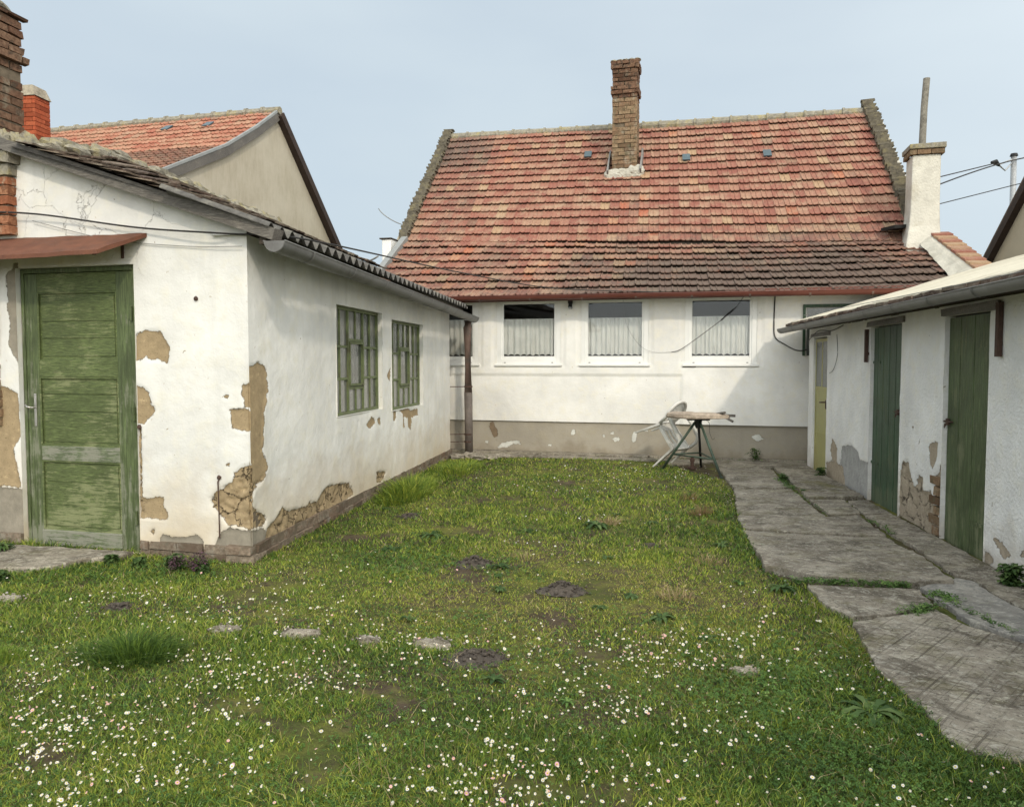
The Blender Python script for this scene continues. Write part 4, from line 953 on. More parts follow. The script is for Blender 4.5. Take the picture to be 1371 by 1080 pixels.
V, F = corr(xe, -3.25, 0, 5.30, 10.05, lambda x, Y: 2.455-.013*(Y-5.3)+.36*(xe(Y)-x)+.012)
fast('corrugated_sheet', V, F, 'asbestos', shed)
V, F = corr(xe, -4.7, 0, 9.95, 12.25, lambda x, Y: 2.455-.013*(Y-5.3)+.22*(xe(Y)-x)+.018)
fast('corrugated_sheet', V, F, 'asbestos', shed)
m = MB(ID); m.bar((-2.50, 5.36, 2.39), (-2.37, 12.1, 2.29), .05, .08); m.build('eave_board', 'darkboard', shed)
# gutter + downpipe
m = MB(ID); p0, p1 = (-2.355, 5.23, 2.350), (-2.215, 12.40, 2.215); gutter(m, p0, p1, .078, ID)
for s in (-1, 1): m.tube([(p0[0]+s*.078, p0[1], p0[2]), (p1[0]+s*.078, p1[1], p1[2])], .006, 6)
a = [(p0[0]+.078*math.cos(math.pi+math.pi*i/12), p0[1], p0[2]+.078*math.sin(math.pi+math.pi*i/12)) for i in range(13)]; m.add(a+[(x, y+.004, z) for x, y, z in a], [tuple(range(13)), tuple(range(13, 26))])
a = [(p1[0]+.078*math.cos(math.pi+math.pi*i/12), p1[1], p1[2]+.078*math.sin(math.pi+math.pi*i/12)) for i in range(13)]; m.add(a, [tuple(range(13))])
go = m.build('gutter', 'zinc', shed, smooth=False)
go.data.polygons.foreach_set('use_smooth', np.array([len(p.vertices) == 4 for p in go.data.polygons]))
for i in range(8):
    s = .07+.128*i; q = tuple(a+(b-a)*s for a, b in zip(p0, p1)); m = MB(ID); m.tube([q, (q[0], q[1]+.03, q[2])], .083, 14, False, a0=math.pi, a1=2*math.pi); m.box((q[0]-.16, q[1], q[2]-.01), (q[0]-.07, q[1]+.03, q[2]-.002)); m.build('bracket', 'zincdark', go)
m = MB(ID); m.tube([(-2.285, 12.22, 2.16), (-2.295, 12.22, 2.05), (-2.285, 12.22, 1.0)], [.070, .068, .066], 14); dp = m.build('downpipe', 'pipe', shed, smooth=True)
m = MB(ID); m.tube([(-2.285, 12.22, 1.02), (-2.275, 12.22, .06)], [.066, .062], 14); m.build('lower_pipe', 'pipelow', dp, smooth=True, label='grey lower length of the downpipe')
for z in (1.10, .22, .34): 
    m = MB(ID); m.tube([(-2.285, 12.22, z), (-2.285, 12.22, z+.025)], .069, 14); m.bar((-2.34, 12.22, z+.012), (-2.60, 12.12, z+.012), .012, .012); m.build('pipe_clip', 'rustdark', dp)
m = MB(LS); m.box((6.595, .05, .50), (6.66, .12, .60), j=.01); m.build('iron_hook', 'rustdark', shed)
# chimney and brick pillar at the left edge
m = MB(LF); m.box((2.40, .02, 2.9), (3.2, .38, 4.4)); c0 = m.build('chimney', 'mortardark', shed, label='sooty crumbling brick chimney at the left edge')
random.seed(22); m = MB(LF); 
def prc(z): return .028 if (3.98 < z < 4.04 or z > 4.33) else (.0 if z > 3.98 else -.012)
bricks(m, (2.375, .0), (3.2, .40), 3.30, 4.42, 'nwe', bh=.0725, bl=.26, gap=.013, depth=.05, j=.007, proud=prc, skip=.01)
m.build('bricks', 'brickdark', c0)
m = MB(LF)
for i in range(7): lump(m, (2.42+.12*i, .16, 4.43), (.09, .14, .035), i, amp=.4)
m.build('mortar_cap', 'ridgestone', c0)
m = MB(LF)
for i in range(8): lump(m, (2.33+.02*(i % 2), -.02+.06*i, 3.27+.01*i), (.09, .06, .11), i+5, amp=.4)
m.build('mortar_collar', 'ridgestone', c0)
random.seed(23); m = MB(LF); m.box((2.105, -.055, 2.52), (3.2, .30, 3.2)); p0_ = m.build('brick_pillar', 'mortar', shed)
m = MB(LF); bricks(m, (2.08, -.08), (3.2, .30), 2.52, 2.98, 'nw', bh=.078, bl=.25, gap=.014, depth=.06, j=.007); m.build('red_bricks', 'brickred', p0_)
m = MB(LF); bricks(m, (2.07, -.08), (3.2, .30), 2.98, 3.25, 'nw', bh=.095, bl=.27, gap=.012, depth=.06, j=.010, proud=lambda z: .03 if z > 3.05 else .0); m.build('cornice_bricks', 'ridgestone', p0_)
m = MB(LF)
for z0, z1 in ((1.55, 2.35), (.98, 1.5)): bricks(m, (2.30, -.020), (3.2, .20), z0, z1, 'n', bh=.078, bl=.25, gap=.014, depth=.05, j=.005)
m.build('exposed_bricks', 'brick', p0_)
# orange chimney far behind, on its own house
oc = thing('brick_chimney', (-9.5, 12, 0), 'new orange brick chimney with grey cap rising behind the left shed roof', 'chimney')
m = MB(ID); m.box((-9.80, 12.02, 0), (-9.56, 12.33, 5.95)); m.build('shaft', 'mortardark', oc)
m = MB(ID); bricks(m, (-9.82, 12.0), (-9.53, 12.35), 5.0, 5.92, 'ne', bh=.072, bl=.24, gap=.008, depth=.03, j=.001); m.build('bricks', 'briorange', oc)
m = MB(ID); m.add([(-9.84, 11.98, 5.92), (-9.51, 11.98, 5.92), (-9.51, 12.37, 5.92), (-9.84, 12.37, 5.92), (-9.80, 12.02, 6.10), (-9.58, 12.02, 6.10), (-9.58, 12.33, 6.10), (-9.80, 12.33, 6.10)], [(0, 1, 5, 4), (1, 2, 6, 5), (2, 3, 7, 6), (3, 0, 4, 7), (4, 5, 6, 7)]); m.build('cap', 'mortar', oc)
# black cable from the front wall along the eave to the house
cable('power_cable', [LF(2.35, -.10, 2.70), LF(1.8, -.06, 2.66), LF(.9, -.05, 2.52), LF(.1, -.05, 2.44), Vector((-2.38, 5.9, 2.46)), Vector((-1.9, 9.6, 2.62)), Vector((-.9, 11.8, 2.62)), Vector((.75, 12.05, 2.56))], .0075, 'wire', label='black cable running from the left shed front wall over its gutter to the house eave', sub=10)
cable('power_cable', [LF(1.9, -.03, 2.62), LF(1.2, -.02, 2.45), LF(.5, -.02, 2.37), LF(.02, -.03, 2.35)], .003, 'wiregrey', label='thin pale wire drooping across the white front wall of the left shed', sub=8)
m = MB(LF); m.tube([(.27, .0, .62), (.275, -.012, .6), (.27, -.012, .17)], .006, 6); m.build('rusty_rod', 'rustdark', shed)
m = MB(LF)
for t, z in ((.44, 1.98), (.27, .63), (.97, 1.0)): lump(m, (t, -.004, z), (.018, .012, .018), int(t*30))
m.build('wall_plug', 'rustdark', shed)

# ================================================================= RIGHT SHED
rs = thing('shed', (3.6, 8, 0), 'low roughcast shed with three old doors and cream cement roof on the right', 'outbuilding')
RSt = [[(5.35, 0.167), (4.999, 0.246), (4.576, 0.241), (4.423, -0.009), (4.978, -0.03), (5.35, -.03)], [(5.126, 0.354), (5.021, 0.529), (4.797, 0.431), (4.827, 0.268), (5.028, 0.242)],
 [(2.719, 0.408), (2.616, 0.531), (2.451, 0.552), (2.385, 0.425), (2.299, 0.333), (2.209, 0.48), (2.096, 0.467), (2.101, 0.336), (1.909, 0.368), (1.831, 0.255), (1.742, 0.244), (1.65, -0.04), (2.75, -.04)], [(1.973, 0.769), (1.77, 0.818), (1.786, 0.679), (1.886, 0.54)],
 [(0.755, 0.205), (0.684, 0.221), (0.613, 0.214), (0.494, 0.14), (0.605, 0.101)], [(0.38, 0.202), (0.302, 0.232), (0.3, 0.189), (0.366, 0.177)], [(0.895, 0.06), (0.822, 0.094), (0.72, 0.048), (0.889, -0.06)], [(2.372, 0.906), (2.325, 0.91), (2.323, 0.875), (2.37, 0.871)], [(2.2, .80), (2.17, .80), (2.17, .76), (2.2, .76)], [(1.70, .62), (1.83, .5), (1.8, .3), (1.7, .2)]]
RSg = [[(4.594, 0.473), (4.272, 0.526), (4.023, 0.479), (3.898, 0.385), (3.55, 0.403), (3.55, -0.05), (4.168, -0.05), (4.491, 0.019), (4.709, 0.203)]]
RDo = [(5.34, 6.07, -.01, 1.84), (2.68, 3.60, -.03, 1.885), (.88, 1.68, -.03, 1.885)]
wall('wall', RS, -6.3, 6.32, -.06, 1.97, 'rs', rs, step=.03, holes=RDo, tan=RSt, gry=RSg, rough=[RSt[2], RSt[9]], reveal=.10, wob=.012, seed=44, thick=.25)
m = MB(RS); pq = [(.25, -.05), (2.7, -.05), (2.7, 2.93), (.25, 2.16)]
for ta, tb in ((6.05, 6.30), (-6.3, -6.05)): m.add([(ta, y, z) for y, z in pq]+[(tb, y, z) for y, z in pq], [(0, 1, 2, 3), (7, 6, 5, 4), (0, 4, 5, 1), (1, 5, 6, 2), (2, 6, 7, 3), (3, 7, 4, 0)])
m.box((-6.3, 2.7, -.05), (6.3, 2.95, 2.93)); m.build('back_wall', 'chimplaster', rs)
random.seed(31); m = MB(RS)
for k in range(6): m.box((1.685, -.012, .02+k*.085), (1.80+.09*(k % 2), .1, .092+k*.085), j=.006)
m.build('exposed_bricks', 'brick', rs)
def plank_door(t0, t1, z0, z1, n, mat, seed, lab, hasp_side, lean=0, strap=()):
    random.seed(seed); m = MB(RS); w_ = (t1-t0)/n; x = t0
    for i in range(n):
        ww = w_*random.uniform(.9, 1.1) if i < n-1 else t1-x
        dz = random.uniform(-.015, .01); m.add([(x+.005, .028+random.uniform(0, .004), z0+dz), (x+ww-.005, .028+random.uniform(0, .004), z0+dz), (x+ww-.005+lean, .028, z1), (x+.005+lean, .028, z1), (x+.005, .052, z0+dz), (x+ww-.005, .052, z0+dz), (x+ww-.005+lean, .052, z1), (x+.005+lean, .052, z1)],
            [(0, 1, 2, 3), (7, 6, 5, 4), (0, 4, 5, 1), (1, 5, 6, 2), (2, 6, 7, 3), (3, 7, 4, 0)]); x += ww
    d = m.build('door', mat, rs, bevel=.003, label=lab)
    m = MB(RS)
    for z in (z0+.25, z1-.3): m.box((t0+.02, .053, z-.05), (t1-.02, .075, z+.05))
    m.build('ledge_board', mat, d)
    m = MB(RS); x = t0+.05 if hasp_side < 0 else t1-.05; z = z0+1.02
    m.bar((x-.07*1, .020, z), (x+.09, .020, z), .03, .012); m.box((x-.02, .004, z-.03), (x+.02, .022, z+.025)); m.tube([(x, .0, z-.02), (x, -.01, z-.05), (x+.02, .0, z-.02)], .006, 6); m.build('bolt', 'rustdark', d)
    for z, s in strap:
        m = MB(RS); m.bar((t1-.22 if s > 0 else t0, .0245, z), (t1 if s > 0 else t0+.2, .0245, z), .008, .028); m.build('hinge_strap', mat, d)
    return d
plank_door(2.735, 3.585, -.01, 1.87, 5, 'plank', 5, 'dark bluish green plank door', -1, strap=((1.50, 1), (.42, 1)))
plank_door(.935, 1.665, -.015, 1.87, 3, 'plank2', 6, 'olive green three plank door', 1, strap=((1.60, -1), (.25, -1)))
m = MB(RS)
for t0, t1 in ((2.68, 3.60), (.88, 1.68)): m.box((t0-.01, .08, -.03), (t1+.01, .12, 1.9)); m.box((t0+.002, .03, -.03), (t0+.03, .08, 1.885))
m.build('door_gap_shade', 'black', rs)  # black sheets and strips stand in for the shade in the door gaps
m = MB(RS); m.box((5.36, .03, .0), (6.05, .06, 1.82)); d = m.build('door', 'yellowdoor', rs, label='olive yellow metal door with a glazed upper half')
m = MB(RS)
for a, b in (((5.36, .022, .0), (5.40, .03, 1.82)), ((6.01, .022, .0), (6.05, .03, 1.82)), ((5.40, .0225, 1.12), (6.01, .03, 1.17)), ((5.40, .0225, 1.78), (6.01, .03, 1.82)), ((5.68, .0225, 1.17), (5.72, .03, 1.78)), ((5.40, .0235, .52), (6.01, .03, .545))): m.box(a, b)
m.build('door_frame_bars', 'yellowdoor', d); m = MB(RS); m.box((5.40, .025, 1.17), (5.68, .0285, 1.78), rnd=.3); m.box((5.72, .025, 1.17), (6.01, .0285, 1.78), rnd=.15); m.build('glass', 'dirtyglass', d)
m = MB(RS); m.box((5.44, .014, .88), (5.48, .024, 1.0)); m.tube([(5.46, .014, .97), (5.46, -.03, .97), (5.56, -.035, .965)], .009, 8); m.build('handle', 'rustdark', d)
# door head timbers, wall plate, rafters
random.seed(2)
for a, b in (((.72, -.03, 1.885), (1.72, .08, 1.945)), ((2.60, -.025, 1.885), (3.68, .08, 1.94)), ((5.2, -.02, 1.85), (6.2, .08, 1.90))): m = MB(RS); m.box(a, b, j=.007); m.build('lintel', 'greyboard', rs)
m = MB(RS); m.box((-6.3, .0, 1.965), (6.4, .12, 2.045), j=.004)
t = -6.1
while t < 6.3:
    m.bar((t, -.22, 2.005), (t, .5, 2.24), .07, .07); t += .78
m.bar((-6.3, -.235, 2.0), (6.42, -.235, 2.0), .02, .07); m.build('rafters', 'darkboard', rs)
# roof slab, rough edged
zr = lambda b: 2.070+.300*(b+.26); V = []; ny, nx = 120, 14; b0, b1 = -.22, 2.75
for th in (0, 1):
    for i in range(ny+1):
        t = -6.4+12.92*i/ny
        for q in range(nx+1):
            u = q/nx; b = b0+(b1-b0)*u**1.5; e = .02*mnoise.noise(Vector((t*3.1, 0, 4)))+.012*mnoise.noise(Vector((t*11, 0, 4))) if q == 0 else 0
            if i == ny: t_ = t+.02*mnoise.noise(Vector((b*7, 2, 0)))
            else: t_ = t
            z = zr(b)+.012*mnoise.noise(Vector((t*1.3, b*2, 0)))+.008*mnoise.noise(Vector((t*7, b*7, 3)))
            V.append(tuple(RS(t_, b+e, z-th*(.035+.008*mnoise.noise(Vector((t*9, b*5, 7)))))))
k = nx+1; N_ = (ny+1)*k; F = []
for i in range(ny):
    for q in range(nx): a = i*k+q; F.append((a, a+1, a+k+1, a+k)); F.append((N_+a, N_+a+k, N_+a+k+1, N_+a+1))
    F.append((i*k, (i+1)*k, N_+(i+1)*k, N_+i*k))
for q in range(nx): a = ny*k+q; F.append((a, a+1, N_+a+1, N_+a))
fast('roof', V, F, 'cream', rs, smooth=True)
random.seed(17); m = MB(RS); t = -6.3
while t < 6.45:
    L = random.uniform(.12, .24); m.box((t, -.295+random.uniform(-.02, .015), 2.028+random.uniform(-.006, .004)), (t+L-.006, .1, 2.058), j=.008); t += L
m.build('eave_tiles', 'tileold', rs)
m = MB(RS); t = -6.3
m2 = []
for a, b in ((-6.3, 6.45),): m.box((a, -.20, 1.985), (b, -.0, 2.02), j=.003)
m.build('eave_board', 'darkboard', rs)
m = MB(RS); p0, p1 = (-6.4, -.335, 2.015), (6.62, -.335, 1.985); gutter(m, p0, p1, .062, RS)
for s in (-1, 1): m.tube([(p0[0], p0[1]+s*.062, p0[2]), (p1[0], p1[1]+s*.062, p1[2])], .006, 6)
a = [(p1[0], p1[1]+.062*math.cos(math.pi+math.pi*i/12), p1[2]+.062*math.sin(math.pi+math.pi*i/12)) for i in range(13)]; m.add(a, [tuple(range(13))])
go = m.build('gutter', 'zincdark', rs, smooth=True)
for i in range(17):
    t = -5.9+i*.77; m = MB(RS); z = 2.015-.03*(t+6.4)/13; m.tube([(t, -.335, z), (t+.028, -.335, z)], .067, 12, False, a0=math.pi, a1=2*math.pi); m.build('bracket', 'zinc', go)
for t, z0, z1, w_ in ((.69, 1.54, 1.93, .05), (3.67, 1.50, 1.86, .035)):
    m = MB(RS); m.box((t-w_/2, -.045, z0), (t+w_/2, -.012, z1), j=.002); m.box((t-.015, -.02, z0+.08), (t+.015, .0, z0+.11)); m.bar((t+.06, -.02, z1-.03), (t-.02, -.02, z1-.01), .02, .02); m.build('iron_bar', 'rustdark', rs)
cable('cable', [(4.9, -.01, 1.85), (4.85, -.012, 1.6), (5.0, -.012, 1.42), (5.2, -.012, 1.36)], .003, 'wire', RS, parent=rs)
cable('cable', [(6.2, -.05, 1.80), (5.6, -.06, 1.92), (5.0, -.05, 1.90), (4.6, -.02, 1.95)], .006, 'wire', RS, parent=rs)
cable('cable', [(4.9, -.42, 2.09), (2.4, -.42, 2.055), (0, -.41, 2.03), (-2, -.41, 2.02)], .003, 'wiregrey', RS, parent=rs)
cable('cable', [(.28, -.012, 1.96), (.30, -.02, 1.86), (.22, -.02, 1.80), (.1, -.02, 1.84)], .006, 'wire', RS, parent=rs)
# ================================================================= PATH, DOORSTEP, KERB
def rough_poly(poly, seed, step=.06, amp=.014):
    random.seed(seed); out = []; n = len(poly)
    for i in range(n):
        a, b = Vector(poly[i]), Vector(poly[(i+1) % n]); L = (b-a).length; k = max(1, int(L/step)); d = (b-a)/max(L, 1e-6); nn = Vector((-d.y, d.x))
        for q in range(k):
            p = a.lerp(b, q/k); p += nn*(random.uniform(-amp, amp)+amp*.8*mnoise.noise(Vector((p.x*6, p.y*6, seed)))) if q else nn*0; out.append((p.x, p.y))
    return out
SL = dict(
 A=([(1.50, 11.75), (2.20, 11.24), (2.14, 10.26), (2.12, 9.48), (1.43, 9.38)], .022, 0), A2=([(0.8, 12.10), (2.95, 12.12), (2.82, 11.40), (2.24, 11.30), (1.50, 11.85), (0.84, 11.35)], .015, 0),
 B=([(1.43, 9.33), (2.09, 9.36), (2.05, 8.13), (2.05, 7.76), (1.52, 7.68), (1.22, 7.69)], .020, 0), C=([(1.20, 7.62), (2.06, 7.69), (2.36, 7.8), (2.33, 6.92), (1.66, 6.94), (1.17, 7.07)], .030, 0),
 D=([(1.15, 7.02), (1.65, 6.90), (2.31, 6.86), (2.33, 6.34), (1.72, 6.35), (1.13, 6.36)], .020, 0), E=([(1.12, 6.325), (1.71, 6.32), (2.32, 6.30), (2.30, 5.8), (2.27, 5.45), (1.92, 5.39), (1.66, 5.46), (1.40, 5.46), (1.236, 5.61), (1.09, 5.69)], .050, 0),
 F=([(1.30, 5.33), (1.62, 5.33), (1.99, 5.33), (1.96, 4.98), (1.70, 4.80), (1.55, 4.74), (1.387, 4.70), (1.31, 4.90)], .018, 2), G=([(1.379, 4.60), (1.71, 4.765), (1.945, 4.90), (2.00, 4.60), (2.10, 4.45), (2.21, 4.30), (2.33, 3.9), (2.32, 2.9), (1.544, 3.04), (1.363, 3.09), (1.319, 3.18), (1.332, 3.444), (1.284, 3.788), (1.315, 4.129)], .020, 1),
 H=([(2.02, 5.36), (2.35, 5.62), (2.43, 5.55), (2.42, 5.239), (2.45, 4.9), (2.46, 4.2), (2.42, 2.9), (2.36, 2.9), (2.36, 3.95), (2.25, 4.34), (2.12, 4.52), (2.04, 4.75)], .024, 4),
 I=([(2.45, 7.89), (2.74, 8.006), (2.76, 6.856), (2.765, 6.036), (2.765, 5.421), (2.765, 2.9), (2.49, 2.9), (2.49, 4.2), (2.48, 4.987), (2.46, 5.269), (2.46, 5.657), (2.39, 5.743), (2.44, 6.59), (2.42, 7.183)], .014, 2),
 J=([(2.20, 10.161), (2.76, 10.55), (2.76, 8.92), (2.13, 8.76)], .034, 3), K=([(2.13, 8.70), (2.49, 8.72), (2.44, 7.985), (2.10, 7.85)], .020, 2),
 L=([(2.53, 8.72), (2.75, 8.80), (2.75, 8.06), (2.47, 7.98)], .010, 0), Nn=([(2.26, 11.24), (2.78, 11.33), (2.78, 10.60), (2.24, 10.26)], .028, 2))
bm_ = MB(ID); slab_polys = []
for i, (k, (p, z, mi)) in enumerate(SL.items()):
    p = rough_poly(p, i); slab_polys.append(p); bm_.prism(p, -.06, z, mi=mi)
po = bm_.build('path', ['conc', 'concg', 'concl', 'concm', 'concb'], bevel=.007); po['kind'] = 'structure'
for q in po.data.polygons: q.use_smooth = False
st = rough_poly([(-5.4, 5.70), (-3.68, 5.54), (-3.70, 5.42), (-3.93, 5.30), (-4.02, 5.04), (-4.35, 4.98), (-4.75, 5.16), (-5.4, 5.25)], 50, .08, .02)
m = MB(ID); m.prism(st, -.05, .035); o = m.build('doorstep', 'concl', bevel=.01); o['kind'] = 'structure'
m = MB(HW); m.box((-.2, -.30, -.05), (3.35, .0, .045), j=.004); m.box((-.2, -.52, -.05), (3.9, -.305, .020), j=.006); m.box((3.36, -.16, -.05), (5.9, 0, .03), j=.004); m.build('kerb', 'concl', bevel=.008)['kind'] = 'structure'

# ================================================================= GROUND
stones = [(-2.14, 4.04, .10, .055), (-1.70, 4.04, .13, .06), (-1.29, 3.98, .08, .04), (-.94, 3.98, .12, .06), (-3.78, 4.40, .09, .05), (.64, 3.80, .09, .05), (-4.85, 4.75, .22, .10)]
hills = [(-1.01, 5.63, .155, .062), (-.32, 5.05, .15, .060), (-.67, 3.82, .17, .035), (-3.0, 4.35, .12, .02), (.33, 6.4, .08, .015), (-1.95, 7.35, .13, .022)]
def gz(X, Y): return .016*vnoise(X, Y, .9, 5)+.008*vnoise(X, Y, 4, 8)-.004
def axis(a0, a1, f0, f1, st):
    lo = f0-np.geomspace(.2, f0-a0, 14)[::-1]; hi = f1+np.geomspace(.2, a1-f1, 14); return np.r_[lo, np.arange(f0, f1, st), hi]
xs, ys = axis(-160, 160, -5.6, 3.2, .04), axis(-160, 160, 1.2, 12.6, .04)
X, Y = np.meshgrid(xs, ys); near = (X > -6) & (X < 3.2) & (Y > 1) & (Y < 13)
Z = np.where(near, gz(X, Y)+.006*vnoise(X, Y, 18, 3), -.01)
for p in slab_polys: Z = np.where(sdf(p, X, Y) > -.03, np.minimum(Z, -.012), Z)
V = np.stack([X, Y, Z], -1).reshape(-1, 3); idx = np.arange(X.size).reshape(X.shape)
F = np.stack([idx[:-1, :-1], idx[:-1, 1:], idx[1:, 1:], idx[1:, :-1]], -1).reshape(-1, 4)
go_ = fast('ground', V, F, 'ground', smooth=True); go_['kind'] = 'structure'

LAB_S = ['pale half buried stone, leftmost of the row across the lawn', 'pale half buried stone, second from left of the lawn row', 'small crumbly pale stone, third of the lawn row', 'pale gravelly stone beside the front dark molehill', 'dark flat stone showing behind the big grass tuft', 'crumbly patch of stone near the right side of the daisies', 'flat stone slab in the grass at the left edge before the doorstep']
for i, (x, y, a, b) in enumerate(stones):
    m = MB(ID); n_ = 22; top = []; base = []
    for q in range(n_):
        th = 2*math.pi*q/n_; k = 1+.35*mnoise.noise(Vector((math.cos(th)*1.3, math.sin(th)*1.3, i*3.3)))
        base.append((x+a*k*math.cos(th), y+b*k*math.sin(th), -.02)); top.append((x+a*k*.9*math.cos(th), y+b*k*.9*math.sin(th), .012+.008*mnoise.noise(Vector((th, i, 0)))))
    mid = [(x+(p[0]-x)*.5, y+(p[1]-y)*.5, .022+.008*mnoise.noise(Vector((p[0]*9, p[1]*9, 0)))) for p in top]
    vs = base+top+mid+[(x, y, .022)]; fs = []
    for q in range(n_): r = (q+1) % n_; fs += [(q, r, n_+r, n_+q), (n_+q, n_+r, 2*n_+r, 2*n_+q), (2*n_+q, 2*n_+r, 3*n_)]
    m.add(vs, fs)
    for q in range(40): lump(m, (x+random.gauss(0, a*.5), y+random.gauss(0, b*.5), .02), (.008, .008, .006), q, 6, 4)
    o = m.build('stepping_stone', 'stone' if i in (4, 6) else 'concl', smooth=True); tag(o, LAB_S[i], 'stone', 'half buried stones in the lawn')
LAB_H = ['dark molehill, farther left of the two in mid lawn', 'dark molehill, nearer right of the two in mid lawn', 'low dark soil heap in the front lawn beside a pale stone', 'flattened soil patch right behind the big grass tuft', 'tiny soil heap in the right middle of the lawn', 'small soil heap at the foot of the left shed wall']
for i, (x, y, r, h) in enumerate(hills):
    random.seed(60+i); n_, k_ = 36, 12; vs = []; fs = []
    for a in range(k_+1):
        for q in range(n_):
            th = 2*math.pi*q/n_; rr = r*a/k_*(1+.22*mnoise.noise(Vector((math.cos(th)*1.5, math.sin(th)*1.5, i))))
            z = h*math.exp(-(a/k_*1.7)**2)*(1+.35*mnoise.noise(Vector((rr*math.cos(th)*14, rr*math.sin(th)*14, i+.5))))+.012*mnoise.noise(Vector((rr*math.cos(th)*45, rr*math.sin(th)*45, i)))-.010
            vs.append((x+rr*math.cos(th)*1.15, y+rr*math.sin(th)*.85, z))
    for a in range(k_):
        for q in range(n_): fs.append((a*n_+q, (a+1)*n_+q, (a+1)*n_+(q+1) % n_, a*n_+(q+1) % n_))
    m = MB(ID); m.add(vs, fs)
    for q in range(90):
        rr, th = abs(random.gauss(0, r*.55)), random.uniform(0, 6.28); s = random.uniform(.004, .012)
        lump(m, (x+rr*math.cos(th)*1.15, y+rr*math.sin(th)*.85, h*math.exp(-(rr/r*1.7)**2)+.0), (s, s, s*.8), q, 6, 4, .4)
    o = m.build('molehill', 'soil', smooth=True); tag(o, LAB_H[i], 'molehill', 'soil heaps in the lawn')

# ================================================================= LAWN
def inside_yard(x, y):
    ok = np.ones(x.shape, bool)
    ok &= ~((x < -2.66+.0184*(y-5.5)) & (y > 5.50-.125*(x+2.68)))
    ok &= (y < 12.45-.133*(x+2.7)) & (x < 2.70)
    return ok
def outside_slabs(x, y, marg=.0):
    ok = np.ones(x.shape, bool)
    for p in slab_polys+[st]: ok &= sdf(p, x, y) < -marg+.09*np.clip(vnoise(x, y, 6, 88, 3), 0, 1)*(marg == 0)
    for (a, b, r, s) in stones: ok &= ((x-a)/(r*.75))**2+((y-b)/(s*.75))**2 > 1+.5*vnoise(x, y, 22, 6)
    for (a, b, r, h) in hills: ok &= ((x-a)/1.15)**2+((y-b)/.85)**2 > (r*.68)**2*(1+.5*vnoise(x, y, 16, 7))
    return ok
def in_view(x, y, m=.35):
    c, s = math.cos(R(7.369)), math.sin(R(7.369)); u = x*c+y*s; v = -x*s+y*c
    return (np.abs(u) < v*.66+m) & (y > 1.8)
def right_edge(x, y): # lawn ends raggedly against the path
    e = np.interp(y, [2.0, 2.98, 3.1, 3.45, 3.8, 4.2, 4.6, 4.9, 5.35, 5.65, 6.3, 7.0, 7.6, 8.2, 9.4, 10.2, 11.0, 12.6], [9, 9, 1.34, 1.36, 1.31, 1.34, 1.41, 1.36, 1.34, 1.14, 1.14, 1.19, 1.24, 1.36, 1.42, 1.36, 1.0, .8])
    return x < e+.05*vnoise(x, y, 5, 77)
def sample(n, pw=1.25, lo=2.05, hi=12.4):
    u = rng.random(n); a = 1-pw; y = (lo**a+u*(hi**a-lo**a))**(1/a); c = -.13*y; w_ = .72*y+.6
    x = c+(rng.random(n)*2-1)*w_; return x, y
def moss(x, y): return np.clip(np.exp(-(((x+.35)/1.25)**2+((y-4.9)/1.1)**2))*1.15+.35*vnoise(x, y, .8, 41)+.12, 0, 1)
def bare(x, y): return np.clip((vnoise(x, y, 1.9, 13, 4)-.32)*5+np.exp(-((y-2.9)/.9)**2)*.15, 0, 1)
def lush(x, y):
    g = .5*np.exp(-(((x+3.3)/.9)**2+((y-5.05)/.35)**2))+.6*np.exp(-(((x+4.6)/.6)**2+((y-4.85)/.3)**2))+.55*np.exp(-(((x-1.1)/.6)**2+((y-3.2)/.8)**2))
    g += .5*np.exp(-(((x-.55)/.35)**2+((y-3.8)/.5)**2))+.45*np.exp(-(((x+1.5)/.9)**2+((y-5.6)/.5)**2))+.5*np.exp(-(((x-1.1)/.22)**2+((y-6.6)/1.6)**2))
    return np.clip(g+.42*vnoise(x, y, 1.3, 29, 4), 0, 1)
def blades(x, y, h, wd, lean, rnd, name, mat, base_z=None, parent=None, curve=.5, az_=None):
    n = len(x); th = rng.random(n)*2*math.pi if az_ is None else az_; fa = rng.random(n)*2*math.pi
    z0 = gz(x, y)-.004 if base_z is None else base_z
    dx, dy = np.cos(th)*lean, np.sin(th)*lean; wx, wy = np.cos(fa)*wd/2, np.sin(fa)*wd/2
    V = np.zeros((n, 5, 3)); 
    V[:, 0] = np.stack([x-wx, y-wy, z0], 1); V[:, 1] = np.stack([x+wx, y+wy, z0], 1)
    mx_, my_, mz = x+dx*h*(.5-curve*.25), y+dy*h*(.5-curve*.25), z0+h*.58
    V[:, 2] = np.stack([mx_-wx*.8, my_-wy*.8, mz], 1); V[:, 3] = np.stack([mx_+wx*.8, my_+wy*.8, mz], 1)
    V[:, 4] = np.stack([x+dx*h*1.1, y+dy*h*1.1, z0+h*(1-.25*np.minimum(lean, 1.6)*curve)], 1)
    b = np.arange(n)[:, None]*5; F = np.concatenate([b+np.array([[0, 1, 3]]), b+np.array([[0, 3, 2]]), b+np.array([[2, 3, 4]])], 1).reshape(-1, 3)
    return fast(name, V.reshape(-1, 3), F, mat, parent, rnd=np.repeat(rnd, 3))
NB_ = 620000
x, y = sample(NB_); ok = inside_yard(x, y) & in_view(x, y) & right_edge(x, y); x, y = x[ok], y[ok]
ok = outside_slabs(x, y) & (rng.random(len(x)) > bare(x, y)*.93); x, y = x[ok], y[ok]
ms, lu = moss(x, y), lush(x, y); D = np.maximum(1, y/3.0)
big_n = vnoise(x, y, 2.3, 51, 3)
h = (.013+.027*rng.random(len(x))**1.6)*(1-.45*ms)*(1+.75*np.clip(big_n, -.6, 1)+.5*lu)*(1+.05*D)
